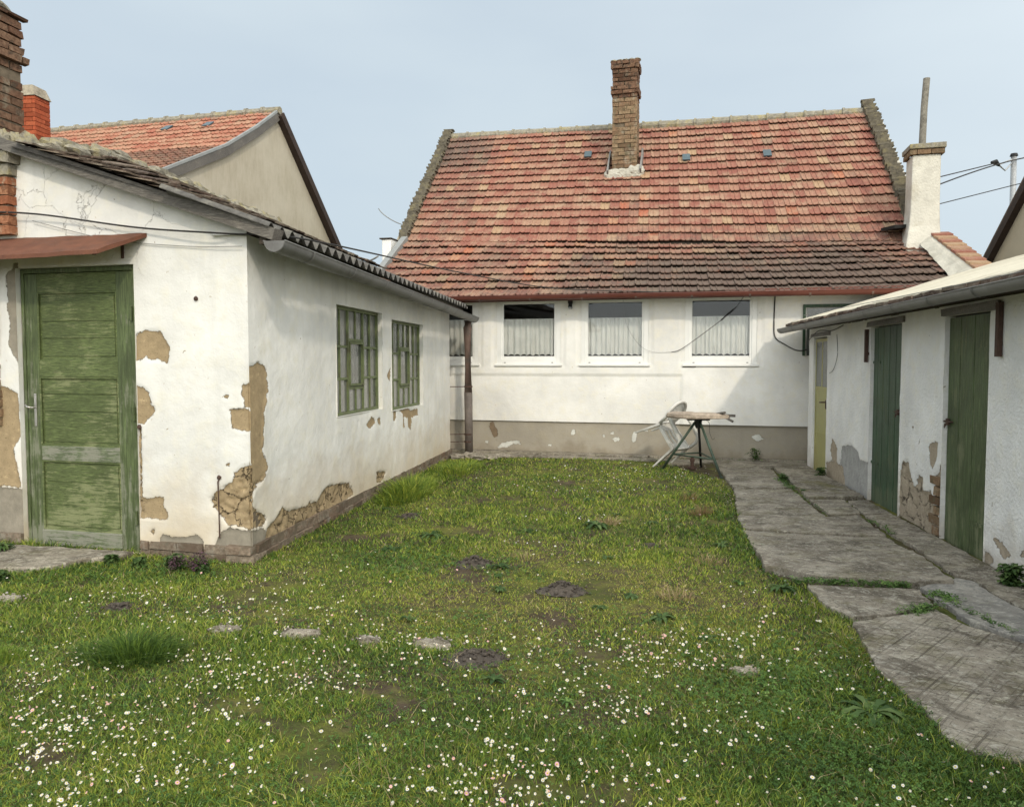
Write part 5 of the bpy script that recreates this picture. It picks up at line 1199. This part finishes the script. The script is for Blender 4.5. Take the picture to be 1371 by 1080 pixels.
h *= 1+.9*np.exp(-np.maximum(0, x+2.62)/.12)*(y > 5.6)
wd = .0032*D**.9*(.5+1.0*rng.random(len(x)))
rn_ = np.clip(.33+.36*ms+.26*vnoise(x, y, 1.6, 61, 4)+.12*vnoise(x, y, 9, 62, 2)-.14*lu+rng.normal(0, .22, len(x)), 0, .88)
dry = rng.random(len(x)) < .035+.05*np.clip(vnoise(x, y, 1.6, 71), 0, 1); rn_[dry] = rng.uniform(.9, 1, dry.sum())
tag(blades(x, y, h, wd, .25+.9*rng.random(len(x)), rn_, 'grass', 'grass'), 'short mossy green grass covering the yard', 'grass', kind='stuff')
print('blades', len(x))
# low clover-like leaves
def leaflets(x, y, zb, s, rnd, name, label, cat='ground cover', mat='leaf', n3=3):
    n = len(x); V = np.zeros((n*n3, 4, 3)); a0 = rng.random(n)*6.283
    tx, ty = rng.normal(0, .35, n), rng.normal(0, .35, n)
    for k in range(n3):
        a = a0+k*2*math.pi/n3; ca, sa = np.cos(a), np.sin(a)
        def P(r, w_, dz):
            px, py = x+ca*r*s-sa*w_*s, y+sa*r*s+ca*w_*s; return np.stack([px, py, zb+dz*s+tx*(px-x)+ty*(py-y)], 1)
        V[k::n3, 0] = P(.08, 0, 0); V[k::n3, 1] = P(.62, .42, .10); V[k::n3, 2] = P(1.05, 0, -.02); V[k::n3, 3] = P(.62, -.42, .10)
    F = np.arange(n*n3*4).reshape(-1, 4)
    return tag(fast(name, V.reshape(-1, 3), F, mat, rnd=np.repeat(rnd, n3)), label, cat, kind='stuff')
x, y = sample(230000, 1.35); ok = inside_yard(x, y) & in_view(x, y) & right_edge(x, y); x, y = x[ok], y[ok]
lu = lush(x, y); ok = outside_slabs(x, y) & (rng.random(len(x)) < np.clip(lu*1.5-.10, np.where(y < 4.6, .30, .05), 1)) & (rng.random(len(x)) > bare(x, y)*.9); x, y, lu = x[ok], y[ok], lu[ok]
D = np.maximum(1, y/3.2); s = .0085*D**.6*(.6+.7*rng.random(len(x)))
zb = gz(x, y)+.006+(.010+.030*lu)*rng.random(len(x))*(1+.5*vnoise(x, y, 4, 3))
leaflets(x, y, zb, s, np.clip(.35+.25*vnoise(x, y, 3, 91)+rng.normal(0, .2, len(x)), 0, 1), 'clover', 'low clover and small leaved weeds among the grass')
print('clover', len(x))
# weeds rooted in the joints of the path
jx, jy = [], []
for (a, b, n_, w_) in (((1.2, 5.40), (1.95, 5.36), 420, .02), ((2.02, 5.2), (2.2, 4.45), 120, .02), ((1.75, 4.80), (1.95, 4.93), 160, .03), ((2.12, 10.2), (2.09, 9.3), 260, .035), ((2.08, 9.2), (2.06, 7.8), 60, .015), ((2.40, 7.6), (2.42, 7.0), 60, .02), ((2.05, 5.25), (2.12, 5.05), 120, .03), ((1.15, 6.33), (1.7, 6.34), 30, .01), ((.3, 12.0), (3, 11.9), 80, .05)):
    u = rng.random(n_); jx.append(a[0]+(b[0]-a[0])*u+rng.normal(0, w_, n_)); jy.append(a[1]+(b[1]-a[1])*u+rng.normal(0, w_, n_))
jx, jy = np.concatenate(jx), np.concatenate(jy)
leaflets(jx, jy, .012+.035*rng.random(len(jx)), .011+.008*rng.random(len(jx)), rng.random(len(jx))*.9, 'joint_weeds', 'small weeds growing in the cracks of the concrete path')

# ---- single plants
def tuft(name, label, x0, y0, rx, ry, n, hmax, mat='grass', tone=(.15, .5), group='taller grass tufts', wd=.0035, lean=.55, cat='grass tuft'):
    a = rng.random(n)*6.283; r = np.sqrt(rng.random(n)); x = x0+rx*r*np.cos(a); y = y0+ry*r*np.sin(a)
    h = hmax*(.25+.75*rng.random(n)**.8)*(1-.45*r**2)*(.75+.55*vnoise(x, y, 9, 17)); root = thing(name, (x0, y0, 0), label, cat, group)
    ln = lean*(.3+r*1.1)*(.6+.8*rng.random(n)); az_ = np.arctan2((y-y0)/ry, (x-x0)/rx)+rng.normal(0, .6, n)
    b = blades(x, y, h, wd*(.6+.8*rng.random(n)), ln, rng.uniform(*tone, n), 'blades', mat, parent=root, curve=.9, az_=az_); return root
tuft('grass_tuft', 'big dark tuft of long fine grass in the left foreground', -2.44, 3.62, .27, .17, 1700, .19, tone=(.0, .38), lean=.95, wd=.0048)
tuft('grass_tuft', 'smaller grass tuft cut by the left edge of the picture', -3.12, 3.5, .18, .12, 700, .13, tone=(.2, .55))
tuft('grass_tuft', 'tall bright grass growing along the far foot of the left shed wall', -2.32, 8.6, .27, .80, 2200, .30, tone=(.15, .70), wd=.008, lean=.8)
tuft('grass_tuft', 'grass tuft at the far corner of the left shed below the downpipe', -2.15, 10.6, .32, 1.0, 1400, .17, tone=(.15, .7), wd=.009, lean=.9)
tuft('grass_tuft', 'compact dark tuft among daisies left of centre foreground', -1.50, 2.92, .12, .08, 700, .07, tone=(.1, .35))
tuft('grass_tuft', 'low spreading tuft among daisies at the centre of the foreground', .12, 3.05, .13, .09, 500, .06, tone=(.2, .5))
tuft('grass_tuft', 'coarse long bladed grass at the bottom edge left of centre', -1.05, 2.45, .22, .10, 90, .12, tone=(.3, .95), wd=.004, lean=1.5)
tuft('grass_tuft', 'fringe of long grass leaning over the path edge near the scored slab', 1.27, 4.35, .10, .35, 900, .09, tone=(.3, .97), lean=1.2)
DL = ['dry straw stalks standing in the lawn right of centre', 'reddish dry stems nearest the path', 'thin reddish dry stems behind the other red stems', 'pale dry stalks beside a green rosette in the far lawn', 'small dry stalks between the two molehills', 'dry stalks at the right of the mid lawn by the clover', 'straw coloured stems near the front stone patch on the right']
for i, (x, y, n, h) in enumerate(((.41, 4.98, 110, .20), (.86, 7.72, 120, .26), (.85, 8.6, 110, .22), (-.02, 7.25, 110, .19), (-.64, 5.85, 70, .12), (.72, 5.9, 90, .16), (.62, 3.86, 90, .11))):
    tuft('dry_stalks', DL[i], x, y, .10, .09, n, h, 'dry', (0, .35) if i in (1, 2) else (.3, 1), 'dry stalks in the lawn', .0032 if y < 6 else .0055, 1.1, 'dry grass')
# stray straw lying in the foreground
n = 900; x, y = sample(n*3, 1.2, 2.05, 8); ok = inside_yard(x, y) & right_edge(x, y) & (vnoise(x, y, 1.1, 99) > -.05); x, y = x[ok], y[ok]
ok = outside_slabs(x, y); x, y = x[ok], y[ok]
tag(blades(x, y, .03+.07*rng.random(len(x)), np.full(len(x), .0022), 1.0+1.5*rng.random(len(x)), rng.random(len(x)), 'dead_straw', 'dry', curve=.7), 'thin dead straw scattered through the lawn', 'straw', kind='stuff')

def leafy(name, label, x0, y0, z0, n, L, Wd, rise, mat='leafdark', group='leafy weeds', cat='weed', stems=0, seed=0, lobes=0):
    random.seed(seed); root = thing(name, (x0, y0, z0), label, cat, group); m = MB(ID)
    for i in range(n):
        a = random.uniform(0, 6.283); l = L*random.uniform(.6, 1.1); up_ = rise*random.uniform(.5, 1.3); bz = z0; bx, by = x0, y0
        if stems:
            sh = stems*random.random(); sa = random.uniform(0, 6.28); sr = random.uniform(0, .35)*stems*1.3; bz += sh; bx += sr*math.cos(sa); by += sr*math.sin(sa)
        ca, sa_ = math.cos(a), math.sin(a); K = 7; vs = []
        for q in range(K+1):
            u = q/K; w_ = Wd*math.sin(math.pi*min(1, u*.92+.08))**.8*(1 if not lobes or q % 2 else .55)*random.uniform(.9, 1.1)
            r = l*u; z = bz+l*(up_*u-(up_*.9+.15)*u*u); 
            for sg in (-1, 0, 1): vs.append((bx+ca*r-sa_*w_*sg, by+sa_*r+ca*w_*sg, z+(.25*w_ if sg else 0)))
        fs = [(q*3+e, q*3+e+1, q*3+e+4, q*3+e+3) for q in range(K) for e in (0, 1)]; m.add(vs, fs)
    m.build('leaves', mat, root, smooth=True)
    if stems:
        m = MB(ID)
        for i in range(max(3, n//12)):
            a = random.uniform(0, 6.28); r = stems*.4*random.random(); m.tube([(x0, y0, z0), (x0+r*math.cos(a)*.6, y0+r*math.sin(a)*.6, z0+stems*.6), (x0+r*math.cos(a), y0+r*math.sin(a), z0+stems)], [.003, .0025, .0015], 5)
        m.build('stem', mat, root)
    return root
G2 = [('dandelion_plant', 'broad leaved dandelion rosette at the edge of the scored slab', 1.10, 3.40, 40, .16, .020, .8, 1), ('weed_rosette', 'bright green rosette below the reddish dry stalks right of centre', .29, 4.53, 26, .10, .012, .9, 0), ('weed_rosette', 'pale green leafy rosette in the far right lawn', -.14, 7.07, 30, .14, .018, .8, 0),
      ('weed_rosette', 'flat long leaved weed in the middle of the far left lawn', -1.55, 6.5, 24, .15, .013, .6, 0), ('weed_rosette', 'leafy weed just right of the farther molehill', -.80, 5.55, 30, .09, .010, .8, 1), ('weed_rosette', 'leafy weed by the path edge in the middle distance', 1.12, 5.25, 26, .12, .016, .8, 1), ('weed_rosette', 'broad leaved weed close to the foot of the left shed corner', -1.75, 6.0, 20, .13, .012, .5, 0), ('weed_rosette', 'leafy weed in front of the two path side dry stems', .9, 6.45, 24, .10, .012, .9, 1), ('weed_rosette', 'small weed rosette behind the centre of the mid lawn', -.75, 6.75, 22, .10, .012, .7, 0), ('weed_rosette', 'dark weed in the right front corner of the lawn', 1.42, 2.75, 30, .10, .013, .9, 1)]
rr_ = np.random.default_rng(5); cand = 0
while cand < 26:
    px_, py_ = rr_.uniform(-2.6, 1.1), 2.5+6.5*rr_.random()**1.4
    q_ = (np.array([px_]), np.array([py_]))
    if in_view(*q_, m=0)[0] and outside_slabs(*q_)[0] and right_edge(*q_)[0] and px_ > -2.45:
        k_ = rr_.uniform(.6, 1.15)*(1 if py_ > 4 else .75); G2.append(('weed_rosette', 'small broad leaved weed rosette among the grass and daisies', px_, py_, int(rr_.integers(12, 26)), .085*k_, .012*k_, rr_.uniform(.4, .9), int(rr_.integers(0, 2)))); cand += 1
for i, (nm, lb, x, y, n, L, W_, rs_, lo) in enumerate(G2): leafy(nm, lb, x, y, .005, n, L, W_, rs_, seed=100+i, lobes=lo, group='leafy weeds' if i < 10 else 'small weed rosettes in the lawn', mat='leafdark' if i < 10 or i % 3 else 'leaf')
leafy('nettle_clump', 'low green weeds with purple tops at the foot of the front shed wall', -3.15, 5.22, .0, 420, .045, .014, .6, stems=.10, seed=120, group=None)
for i, (x, y) in enumerate(((-3.45, 5.25), (-2.9, 5.15), (-3.7, 5.3))): leafy('low_weed', ['low weeds right of the green door', 'low weeds nearest the corner of the left shed', 'low weeds touching the doorstep under the green door'][i], x, y, .0, 260, .05, .014, .6, stems=.06, seed=130+i)
random.seed(5); root = thing('dead_nettle', (-2.98, 5.16, 0), 'purple flowering dead nettle by the corner of the left shed', 'weed')
m = MB(ID)
for i in range(16):
    x, y, hh = -2.98+random.gauss(0, .09), 5.14+random.gauss(0, .04), random.uniform(.08, .17)
    for q in range(26):
        a = random.uniform(0, 6.28); z = hh*(.35+.65*q/26); l = .018; m.add([(x, y, z), (x+l*math.cos(a-.4), y+l*math.sin(a-.4), z-.004), (x+l*1.5*math.cos(a), y+l*1.5*math.sin(a), z-.010), (x+l*math.cos(a+.4), y+l*math.sin(a+.4), z-.004)], [(0, 1, 2, 3)])
m.build('leaves', 'purple', root)
leafy('wall_weed', 'bushy green weed at the foot of the right shed wall near the frame edge', 2.66, 5.52, .01, 300, .06, .016, .7, stems=.13, seed=140)
leafy('wall_weed', 'weed against the right shed wall beyond the frame edge plant', 2.68, 5.25, .01, 200, .06, .016, .7, stems=.10, seed=141)
leafy('wall_weed', 'spiky leaved weed growing at the foot of the house plinth', 2.15, 12.10, .02, 46, .11, .014, 1.3, stems=.16, seed=142, lobes=1)
leafy('wall_weed', 'small dark weed beside the yellow door', 2.70, 10.5, .02, 90, .06, .015, .9, stems=.10, seed=143)
leafy('path_weed', 'green weed filling the far joint of the path', 2.13, 10.05, .0, 150, .06, .015, .9, stems=.09, seed=144)
leafy('path_weed', 'tiny weed in the path joint beside the slab with moss', 2.18, 9.2, .0, 50, .04, .012, .9, stems=.04, seed=145)
leafy('door_weed', 'weed at the far left edge beside the doorstep', -4.75, 5.45, .03, 46, .12, .015, 1.0, stems=.03, seed=146, lobes=1)
for i, (x, y) in enumerate(((-4.9, 4.85), (-4.45, 4.8), (-4.15, 4.75))): leafy('low_weed', ['dark leafy weeds at the left edge before the doorstep', 'dark leafy weeds just in front of the doorstep', 'dark leafy weeds in front of the doorstep right end'][i], x, y, .0, 340, .045, .016, .5, stems=.07, seed=150+i)
# grit on the path
m_ = []; gx, gy = rng.uniform(1.15, 2.7, 900), 3.05+8.5*rng.random(900)**1.3; gv, gf = [], []
for i in range(900):
    s_ = rng.uniform(.002, .007)*(1+.08*gy[i]); a_ = rng.uniform(0, 6.28); b_i = len(gv)
    for (u_, v_, w2) in ((1, 0, 0), (-.5, .8, 0), (-.6, -.8, 0), (.1, .05, .9)): gv.append((gx[i]+s_*(u_*math.cos(a_)-v_*math.sin(a_)), gy[i]+s_*(u_*math.sin(a_)+v_*math.cos(a_)), .018+s_*w2))
    gf += [(b_i, b_i+1, b_i+3), (b_i+1, b_i+2, b_i+3), (b_i+2, b_i, b_i+3)]
tag(fast('grit', gv, gf, 'stone'), 'loose grit and crumbs of mortar lying on the concrete path', 'grit', kind='stuff')
# rubble by the downpipe
RL = ['flat grey rubble stone left of the downpipe foot', 'rubble stone under the downpipe', 'pale rubble stone right of the downpipe foot', 'small rubble stone farther right of the downpipe', 'low concrete lump right of the rubble stones']
for i, (x, y, a, b, c) in enumerate(((-2.42, 11.95, .12, .10, .05), (-2.22, 12.0, .11, .09, .07), (-2.05, 11.8, .12, .08, .05), (-1.86, 11.9, .09, .07, .04), (-1.72, 12.15, .13, .06, .04))):
    m = MB(ID); lump(m, (x, y, .02), (a, b, c), 40+i, 9, 6, .7); tag(m.build('rubble_stone', 'stone'), RL[i], 'stone', 'rubble at the downpipe')

# ---- daisies
def daisy_mesh(var):
    random.seed(200+var); n = 15; vs = [(0, 0, .0015)]; cup = (.2, .35, .05, .9, 1.5)[var]; r0 = .0105
    for i in range(n*2):
        a = math.pi*i/n; r = r0*(1 if i % 2 == 0 else .72)*random.uniform(.9, 1.05); c = math.cos(math.atan(cup)); vs.append((r*c*math.cos(a), r*c*math.sin(a), r*math.sin(math.atan(cup))))
    fs = [(0, 1+i, 1+(i+1) % (2*n)) for i in range(2*n)]; return vs, fs
def dome():
    vs = [(0, 0, .0042)]
    for r, z in ((.0022, .0036), (.0036, .0015)):
        for i in range(8): vs.append((r*math.cos(i*math.pi/4), r*math.sin(i*math.pi/4), z))
    fs = [(0, 1+i, 1+(i+1) % 8) for i in range(8)]+[(1+i, 9+i, 9+(i+1) % 8, 1+(i+1) % 8) for i in range(8)]; return vs, fs
cl = lambda x, y: vnoise(x, y, 1.15, 201, 3)
x, y = sample(30000, 1.7, 2.1, 11.9); ok = inside_yard(x, y) & right_edge(x, y) & in_view(x, y, .0); x, y = x[ok], y[ok]
ok = outside_slabs(x, y, .01); x, y = x[ok], y[ok]
dens = np.clip((cl(x, y)*.8+.45*vnoise(x, y, 5, 202, 2)+.22)*1.3, .05, 1.2)*np.clip(1.05-.28*(x+.2), .5, 1.6)*np.where(y < 4.35, 1.0, .0)*(1-.6*np.exp(-(((x+.3)/.7)**2+((y-4.4)/.55)**2)))
dens *= np.clip((4.9-.25*np.abs(x)-y)*1.5, .0, 1)*.9+.1
g = lambda a, b, r, s, k: k*np.exp(-(((x-a)/r)**2+((y-b)/s)**2))
dens = dens*.62+g(-2.3, 4.75, .5, .4, .30)+g(-1.9, 4.3, .6, .3, .35)+g(.3, 3.9, .5, .25, .35)+g(.5, 10.6, .9, .9, .9)+g(-.6, 9.2, .9, .6, .30)+g(.9, 4.7, .25, .5, .18)+g(-.9, 5.35, .25, .15, .30)+g(-.55, 6.2, .35, .3, .25)+g(-.1, 7.4, .6, .4, .15)+g(-3.0, 4.45, .2, .15, .7)+.012
keep = rng.random(len(x)) < dens*.85*np.where((x > -.2) & (y < 3.2), .45, 1); x, y = x[keep], y[keep]
o_ = np.argsort(y+.3*np.abs(x)); x, y = x[o_][:2700], y[o_][:2700]; print('daisies', len(x))
pv = [daisy_mesh(k) for k in range(5)]; dv = dome(); protos = {}
def dproto(var, pink):
    if (var, pink) in protos: return protos[(var, pink)]
    out = []
    for nm, vf, mt, r_ in (('petals', pv[var], 'petal', .97 if pink else .35), ('flower_centre', dv, 'yolk', .5), ('stem', None, 'leaf', .5)):
        m = MB(ID)
        if nm == 'stem': m.tube([(0, 0, 0), (.001, .001, -.022), (.002, -.001, -.045)], .0007, 4, rnd=.6)
        else: m.add(vf[0], vf[1], rnd=r_)
        me = m.build(nm, mt, None).data; ob = [o for o in COL.objects if o.data == me][0]; COL.objects.unlink(ob); bpy.data.objects.remove(ob); out.append((nm, me))
    protos[(var, pink)] = out; return out
far_V, far_F, far_r, far_m = [], [], [], []
for i in range(len(x)):
    pink = random.random() < (.14 if cl(x[i:i+1], y[i:i+1])[0] > .1 else .05); var = random.choices(range(5), (4, 4, 3, 2, 1))[0]
    hh = random.uniform(.022, .052); s = random.choice((.42, .5, .6, .7, .92)); z = float(gz(x[i:i+1], y[i:i+1])[0])+hh
    rot = Matrix.Rotation(random.uniform(0, 6.28), 4, 'Z'); tilt = Matrix.Rotation(abs(random.gauss(0, .6)), 4, Vector((random.uniform(-1, 1), random.uniform(-1, 1), 0)).normalized())
    lean_ = Matrix.Rotation(.35, 4, 'X'); Mx = Matrix.Translation((x[i], y[i], z)) @ lean_ @ tilt @ rot @ Matrix.Scale(s, 4)
    if i < 300:
        e = bpy.data.objects.new('daisy', None); e.matrix_world = Mx; e.empty_display_size = .01; COL.objects.link(e)
        if pink: tag(e, 'pink tinged daisy in the foreground lawn', 'daisy', 'pink daisies in the foreground lawn')
        else: tag(e, 'white daisy in the foreground lawn', 'daisy', 'white daisies in the foreground lawn')
        for nm, me in dproto(var, pink):
            o = bpy.data.objects.new(nm, me); o.parent = e; COL.objects.link(o)
    else:
        ds = 1+.05*max(0, y[i]-4); Mx = Mx @ Matrix.Scale(ds, 4)
        for (vs, fs), mi, r_ in ((pv[var], 0, .97 if pink else random.random()*.6), (dv, 1, .5)):
            if mi and y[i] > 6: continue
            b = len(far_V); far_V += [tuple(Mx @ Vector(v)) for v in vs]; far_F += [tuple(b+q for q in f) for f in fs]; far_r += [r_]*len(fs); far_m += [mi]*len(fs)
if far_V: tag(fast('daisies', far_V, far_F, ['petal', 'yolk'], rnd=far_r, mi=far_m), 'many small daisies scattered over the rest of the lawn', 'daisies', kind='stuff')

# ================================================================= TRIPOD STAND, BOARD, TIPPED CHAIR
stand = thing('tripod_stand', (1.14, 10.88, 0), 'dark green steel tripod stand by the house wall', 'stand')
feet = [(.70, 11.04), (1.41, 10.28), (1.27, 11.36)]; hub = (1.17, 10.86, .70)
for i, (fx, fy) in enumerate(feet):
    m = MB(ID); m.tube([(fx, fy, .0), (hub[0]+(fx-hub[0])*.06, hub[1]+(fy-hub[1])*.06, .70)], .0175, 10)
    m.tube([(fx, fy, .0), (fx, fy, .015)], .024, 8); m.build('leg', 'tripod' if i < 2 else 'black', stand, smooth=True)
m = MB(ID); rp_ = [(hub[0]+(fx-hub[0])*.70, hub[1]+(fy-hub[1])*.70, .222) for fx, fy in feet]
for a, b in ((0, 1), (1, 2), (2, 0)): m.tube([rp_[a], rp_[b]], .012, 8)
m.build('brace', 'tripod', stand, smooth=True)
m = MB(ID); m.tube([(hub[0], hub[1], .60), (hub[0], hub[1], .69), (hub[0], hub[1], .72)], [.035, .05, .055], 12); m.tube([(hub[0]-.15, hub[1], .725), (hub[0]+.15, hub[1], .725)], .02, 8); m.tube([(hub[0], hub[1], .715), (hub[0], hub[1], .735)], .16, 16); m.build('hub', 'black', stand)
cable('string', [(hub[0]+.06, hub[1], .72), (hub[0]+.14, hub[1]-.03, .68), (hub[0]+.15, hub[1]-.03, .55), (hub[0]+.19, hub[1]-.02, .45), (hub[0]+.22, hub[1]-.02, .47)], .0025, 'wire', parent=None, label='thin wire dangling from the top of the tripod stand', cat='wire')
random.seed(44); m = MB(ID)
ol = rough_poly([(.74, 10.95), (.86, 10.72), (1.10, 10.66), (1.38, 10.70), (1.56, 10.74), (1.60, 10.88), (1.50, 11.0), (1.22, 11.08), (.95, 11.10), (.82, 11.06)], 45, .06, .018)
n = len(ol); cx, cy = 1.15, 10.88; vs = []
for k, (sc, z) in enumerate(((.96, .737), (1.0, .760), (.97, .800), (.80, .822))):
    for (a, b) in ol: vs.append((cx+(a-cx)*sc, cy+(b-cy)*sc, z-.022*(a-.74)*(k > 0)+.010*mnoise.noise(Vector((a*9, b*9, k)))))
fs = [tuple(range(n))[::-1], tuple(range(3*n, 4*n))]+[(k*n+i, k*n+(i+1) % n, (k+1)*n+(i+1) % n, (k+1)*n+i) for k in range(3) for i in range(n)]
m.add(vs, fs); tb = tag(m.build('worn_board', 'slab'), 'thick weathered flaking board lying on top of the tripod stand', 'board')
m = MB(ID)
m.bar((1.44, 10.78, .80), (1.62, 10.74, .70), .045, .03); m.bar((1.42, 10.80, .80), (1.50, 10.72, .825), .06, .03); m.bar((1.50, 10.85, .78), (1.66, 10.84, .775), .05, .035)
tag(m.build('wood_offcut', 'greyboard', bevel=.004), 'short splintered wood piece sticking out of the right end of the worn board', 'wood piece')
m = MB(ID); m.tube([(1.12, 11.1, .01), (1.12, 11.1, .17)], [.028, .022], 10); m.tube([(1.12, 11.1, .0), (1.12, 11.1, .03)], .065, 12); m.box((1.09, 11.07, .11), (1.15, 11.13, .15)); tag(m.build('rusty_fitting', 'rustdark'), 'small rusty iron fitting on the ground under the tripod stand', 'iron fitting')

class Xf:
    mir = False
    def __init__(s, M_): s.M = M_
    def __call__(s, x, y, z): return s.M @ Vector((x, y, z))
face = R(-35); tiltm = Matrix.Translation((0, .30, 0)) @ Matrix.Rotation(-R(56), 4, 'X') @ Matrix.Translation((0, -.30, 0))
CM = Matrix.Translation((.72, 11.46, .005)) @ Matrix.Rotation(face-math.pi/2, 4, 'Z') @ Matrix.Translation((0, -.27, 0)) @ Matrix.Scale(.93, 4) @ tiltm
X_ = Xf(CM); chair = thing('plastic_chair', (.66, 11.5, 0), 'white plastic garden armchair tipped forward against the tripod stand', 'chair', None)
m = MB(X_); rows = []
for i in range(9):
    v = i/8; yy = -.22+.48*v; hw = .205+.03*v; z = .425+.02*v-.03*math.sin(v*math.pi)
    rows.append([(hw*(2*q/8-1), yy, z-.012*(1-(2*q/8-1)**2)) for q in range(9)])
fl_ = [p for r in rows for p in r]; lo = [(a, b, c-.012) for a, b, c in fl_]
fs = []
for i in range(8):
    for q in range(8):
        if i in (2, 3, 4, 5) and q in (1, 3, 5): continue
        a = i*9+q; fs += [(a, a+1, a+10, a+9), (81+a, 81+a+9, 81+a+10, 81+a+1)]
m.add(fl_+lo, fs)
for (a, b) in ((0, 8), (72, 80), (0, 72), (8, 80)): m.bar(tuple(Vector(fl_[a])-Vector((0, 0, .018))), tuple(Vector(fl_[b])-Vector((0, 0, .018))), .014, .045, up=tuple((CM.to_3x3() @ Vector((0, 0, 1)))))
m.build('seat', 'chair', chair, bevel=.003)
m = MB(X_); U3 = tuple(CM.to_3x3() @ Vector((0, 1, 0)))
arch = []
for i in range(17):
    a = math.pi*i/16; arch.append((-.235*math.cos(a)*(1 if abs(math.cos(a)) < .95 else 1), -.235-.12*math.sin(a)**.8*.9, .60+.24*math.sin(a)**.8))
arch = [(-.205, -.215, .43)]+arch+[(.205, -.215, .43)]
m.tube(arch, .024, 8, up=U3); 
m.tube([(-.20, -.225, .50), (0, -.235, .49), (.20, -.225, .50)], .014, 6, up=U3)
bk = m.build('backrest', 'chair', chair, smooth=True)
m = MB(X_)
def inarch(x_, z_): return abs(x_) < .225 and .50 < z_ < .60+.225*max(0, 1-(x_/.235)**2)**.45
def bkpt(x_, z_): return (x_, -.230-.13*((z_-.5)/.34), z_)
for sgn in (-1, 1):
    for k in range(-12, 13):
        pts = []
        for q in range(60):
            z_ = .50+.36*q/59; x_ = k*.042+sgn*(z_-.66)*.75
            if inarch(x_, z_): pts.append(bkpt(x_, z_))
        if len(pts) > 3: m.bar(pts[0], pts[-1], .007, .009, up=U3)
m.build('lattice', 'chair', bk)
for s in (-1, 1):
    m = MB(X_); m.tube([(s*.225, -.27, .655), (s*.262, -.15, .660), (s*.275, .05, .655), (s*.272, .19, .635), (s*.262, .245, .56), (s*.245, .255, .44)], [.022, .028, .030, .028, .024, .026], 8, up=U3); m.build('armrest', 'chair', chair, smooth=True)
for s in (-1, 1):
    m = MB(X_); m.bar((s*.235, .235, .45), (s*.262, .30, .0), .072, .040, up=U3, taper=.55); m.build('leg', 'chair', chair, bevel=.005)
    m = MB(X_); m.bar((s*.200, -.20, .44), (s*.240, -.31, .0), .066, .040, up=U3, taper=.55); m.build('leg', 'chair', chair, bevel=.005)
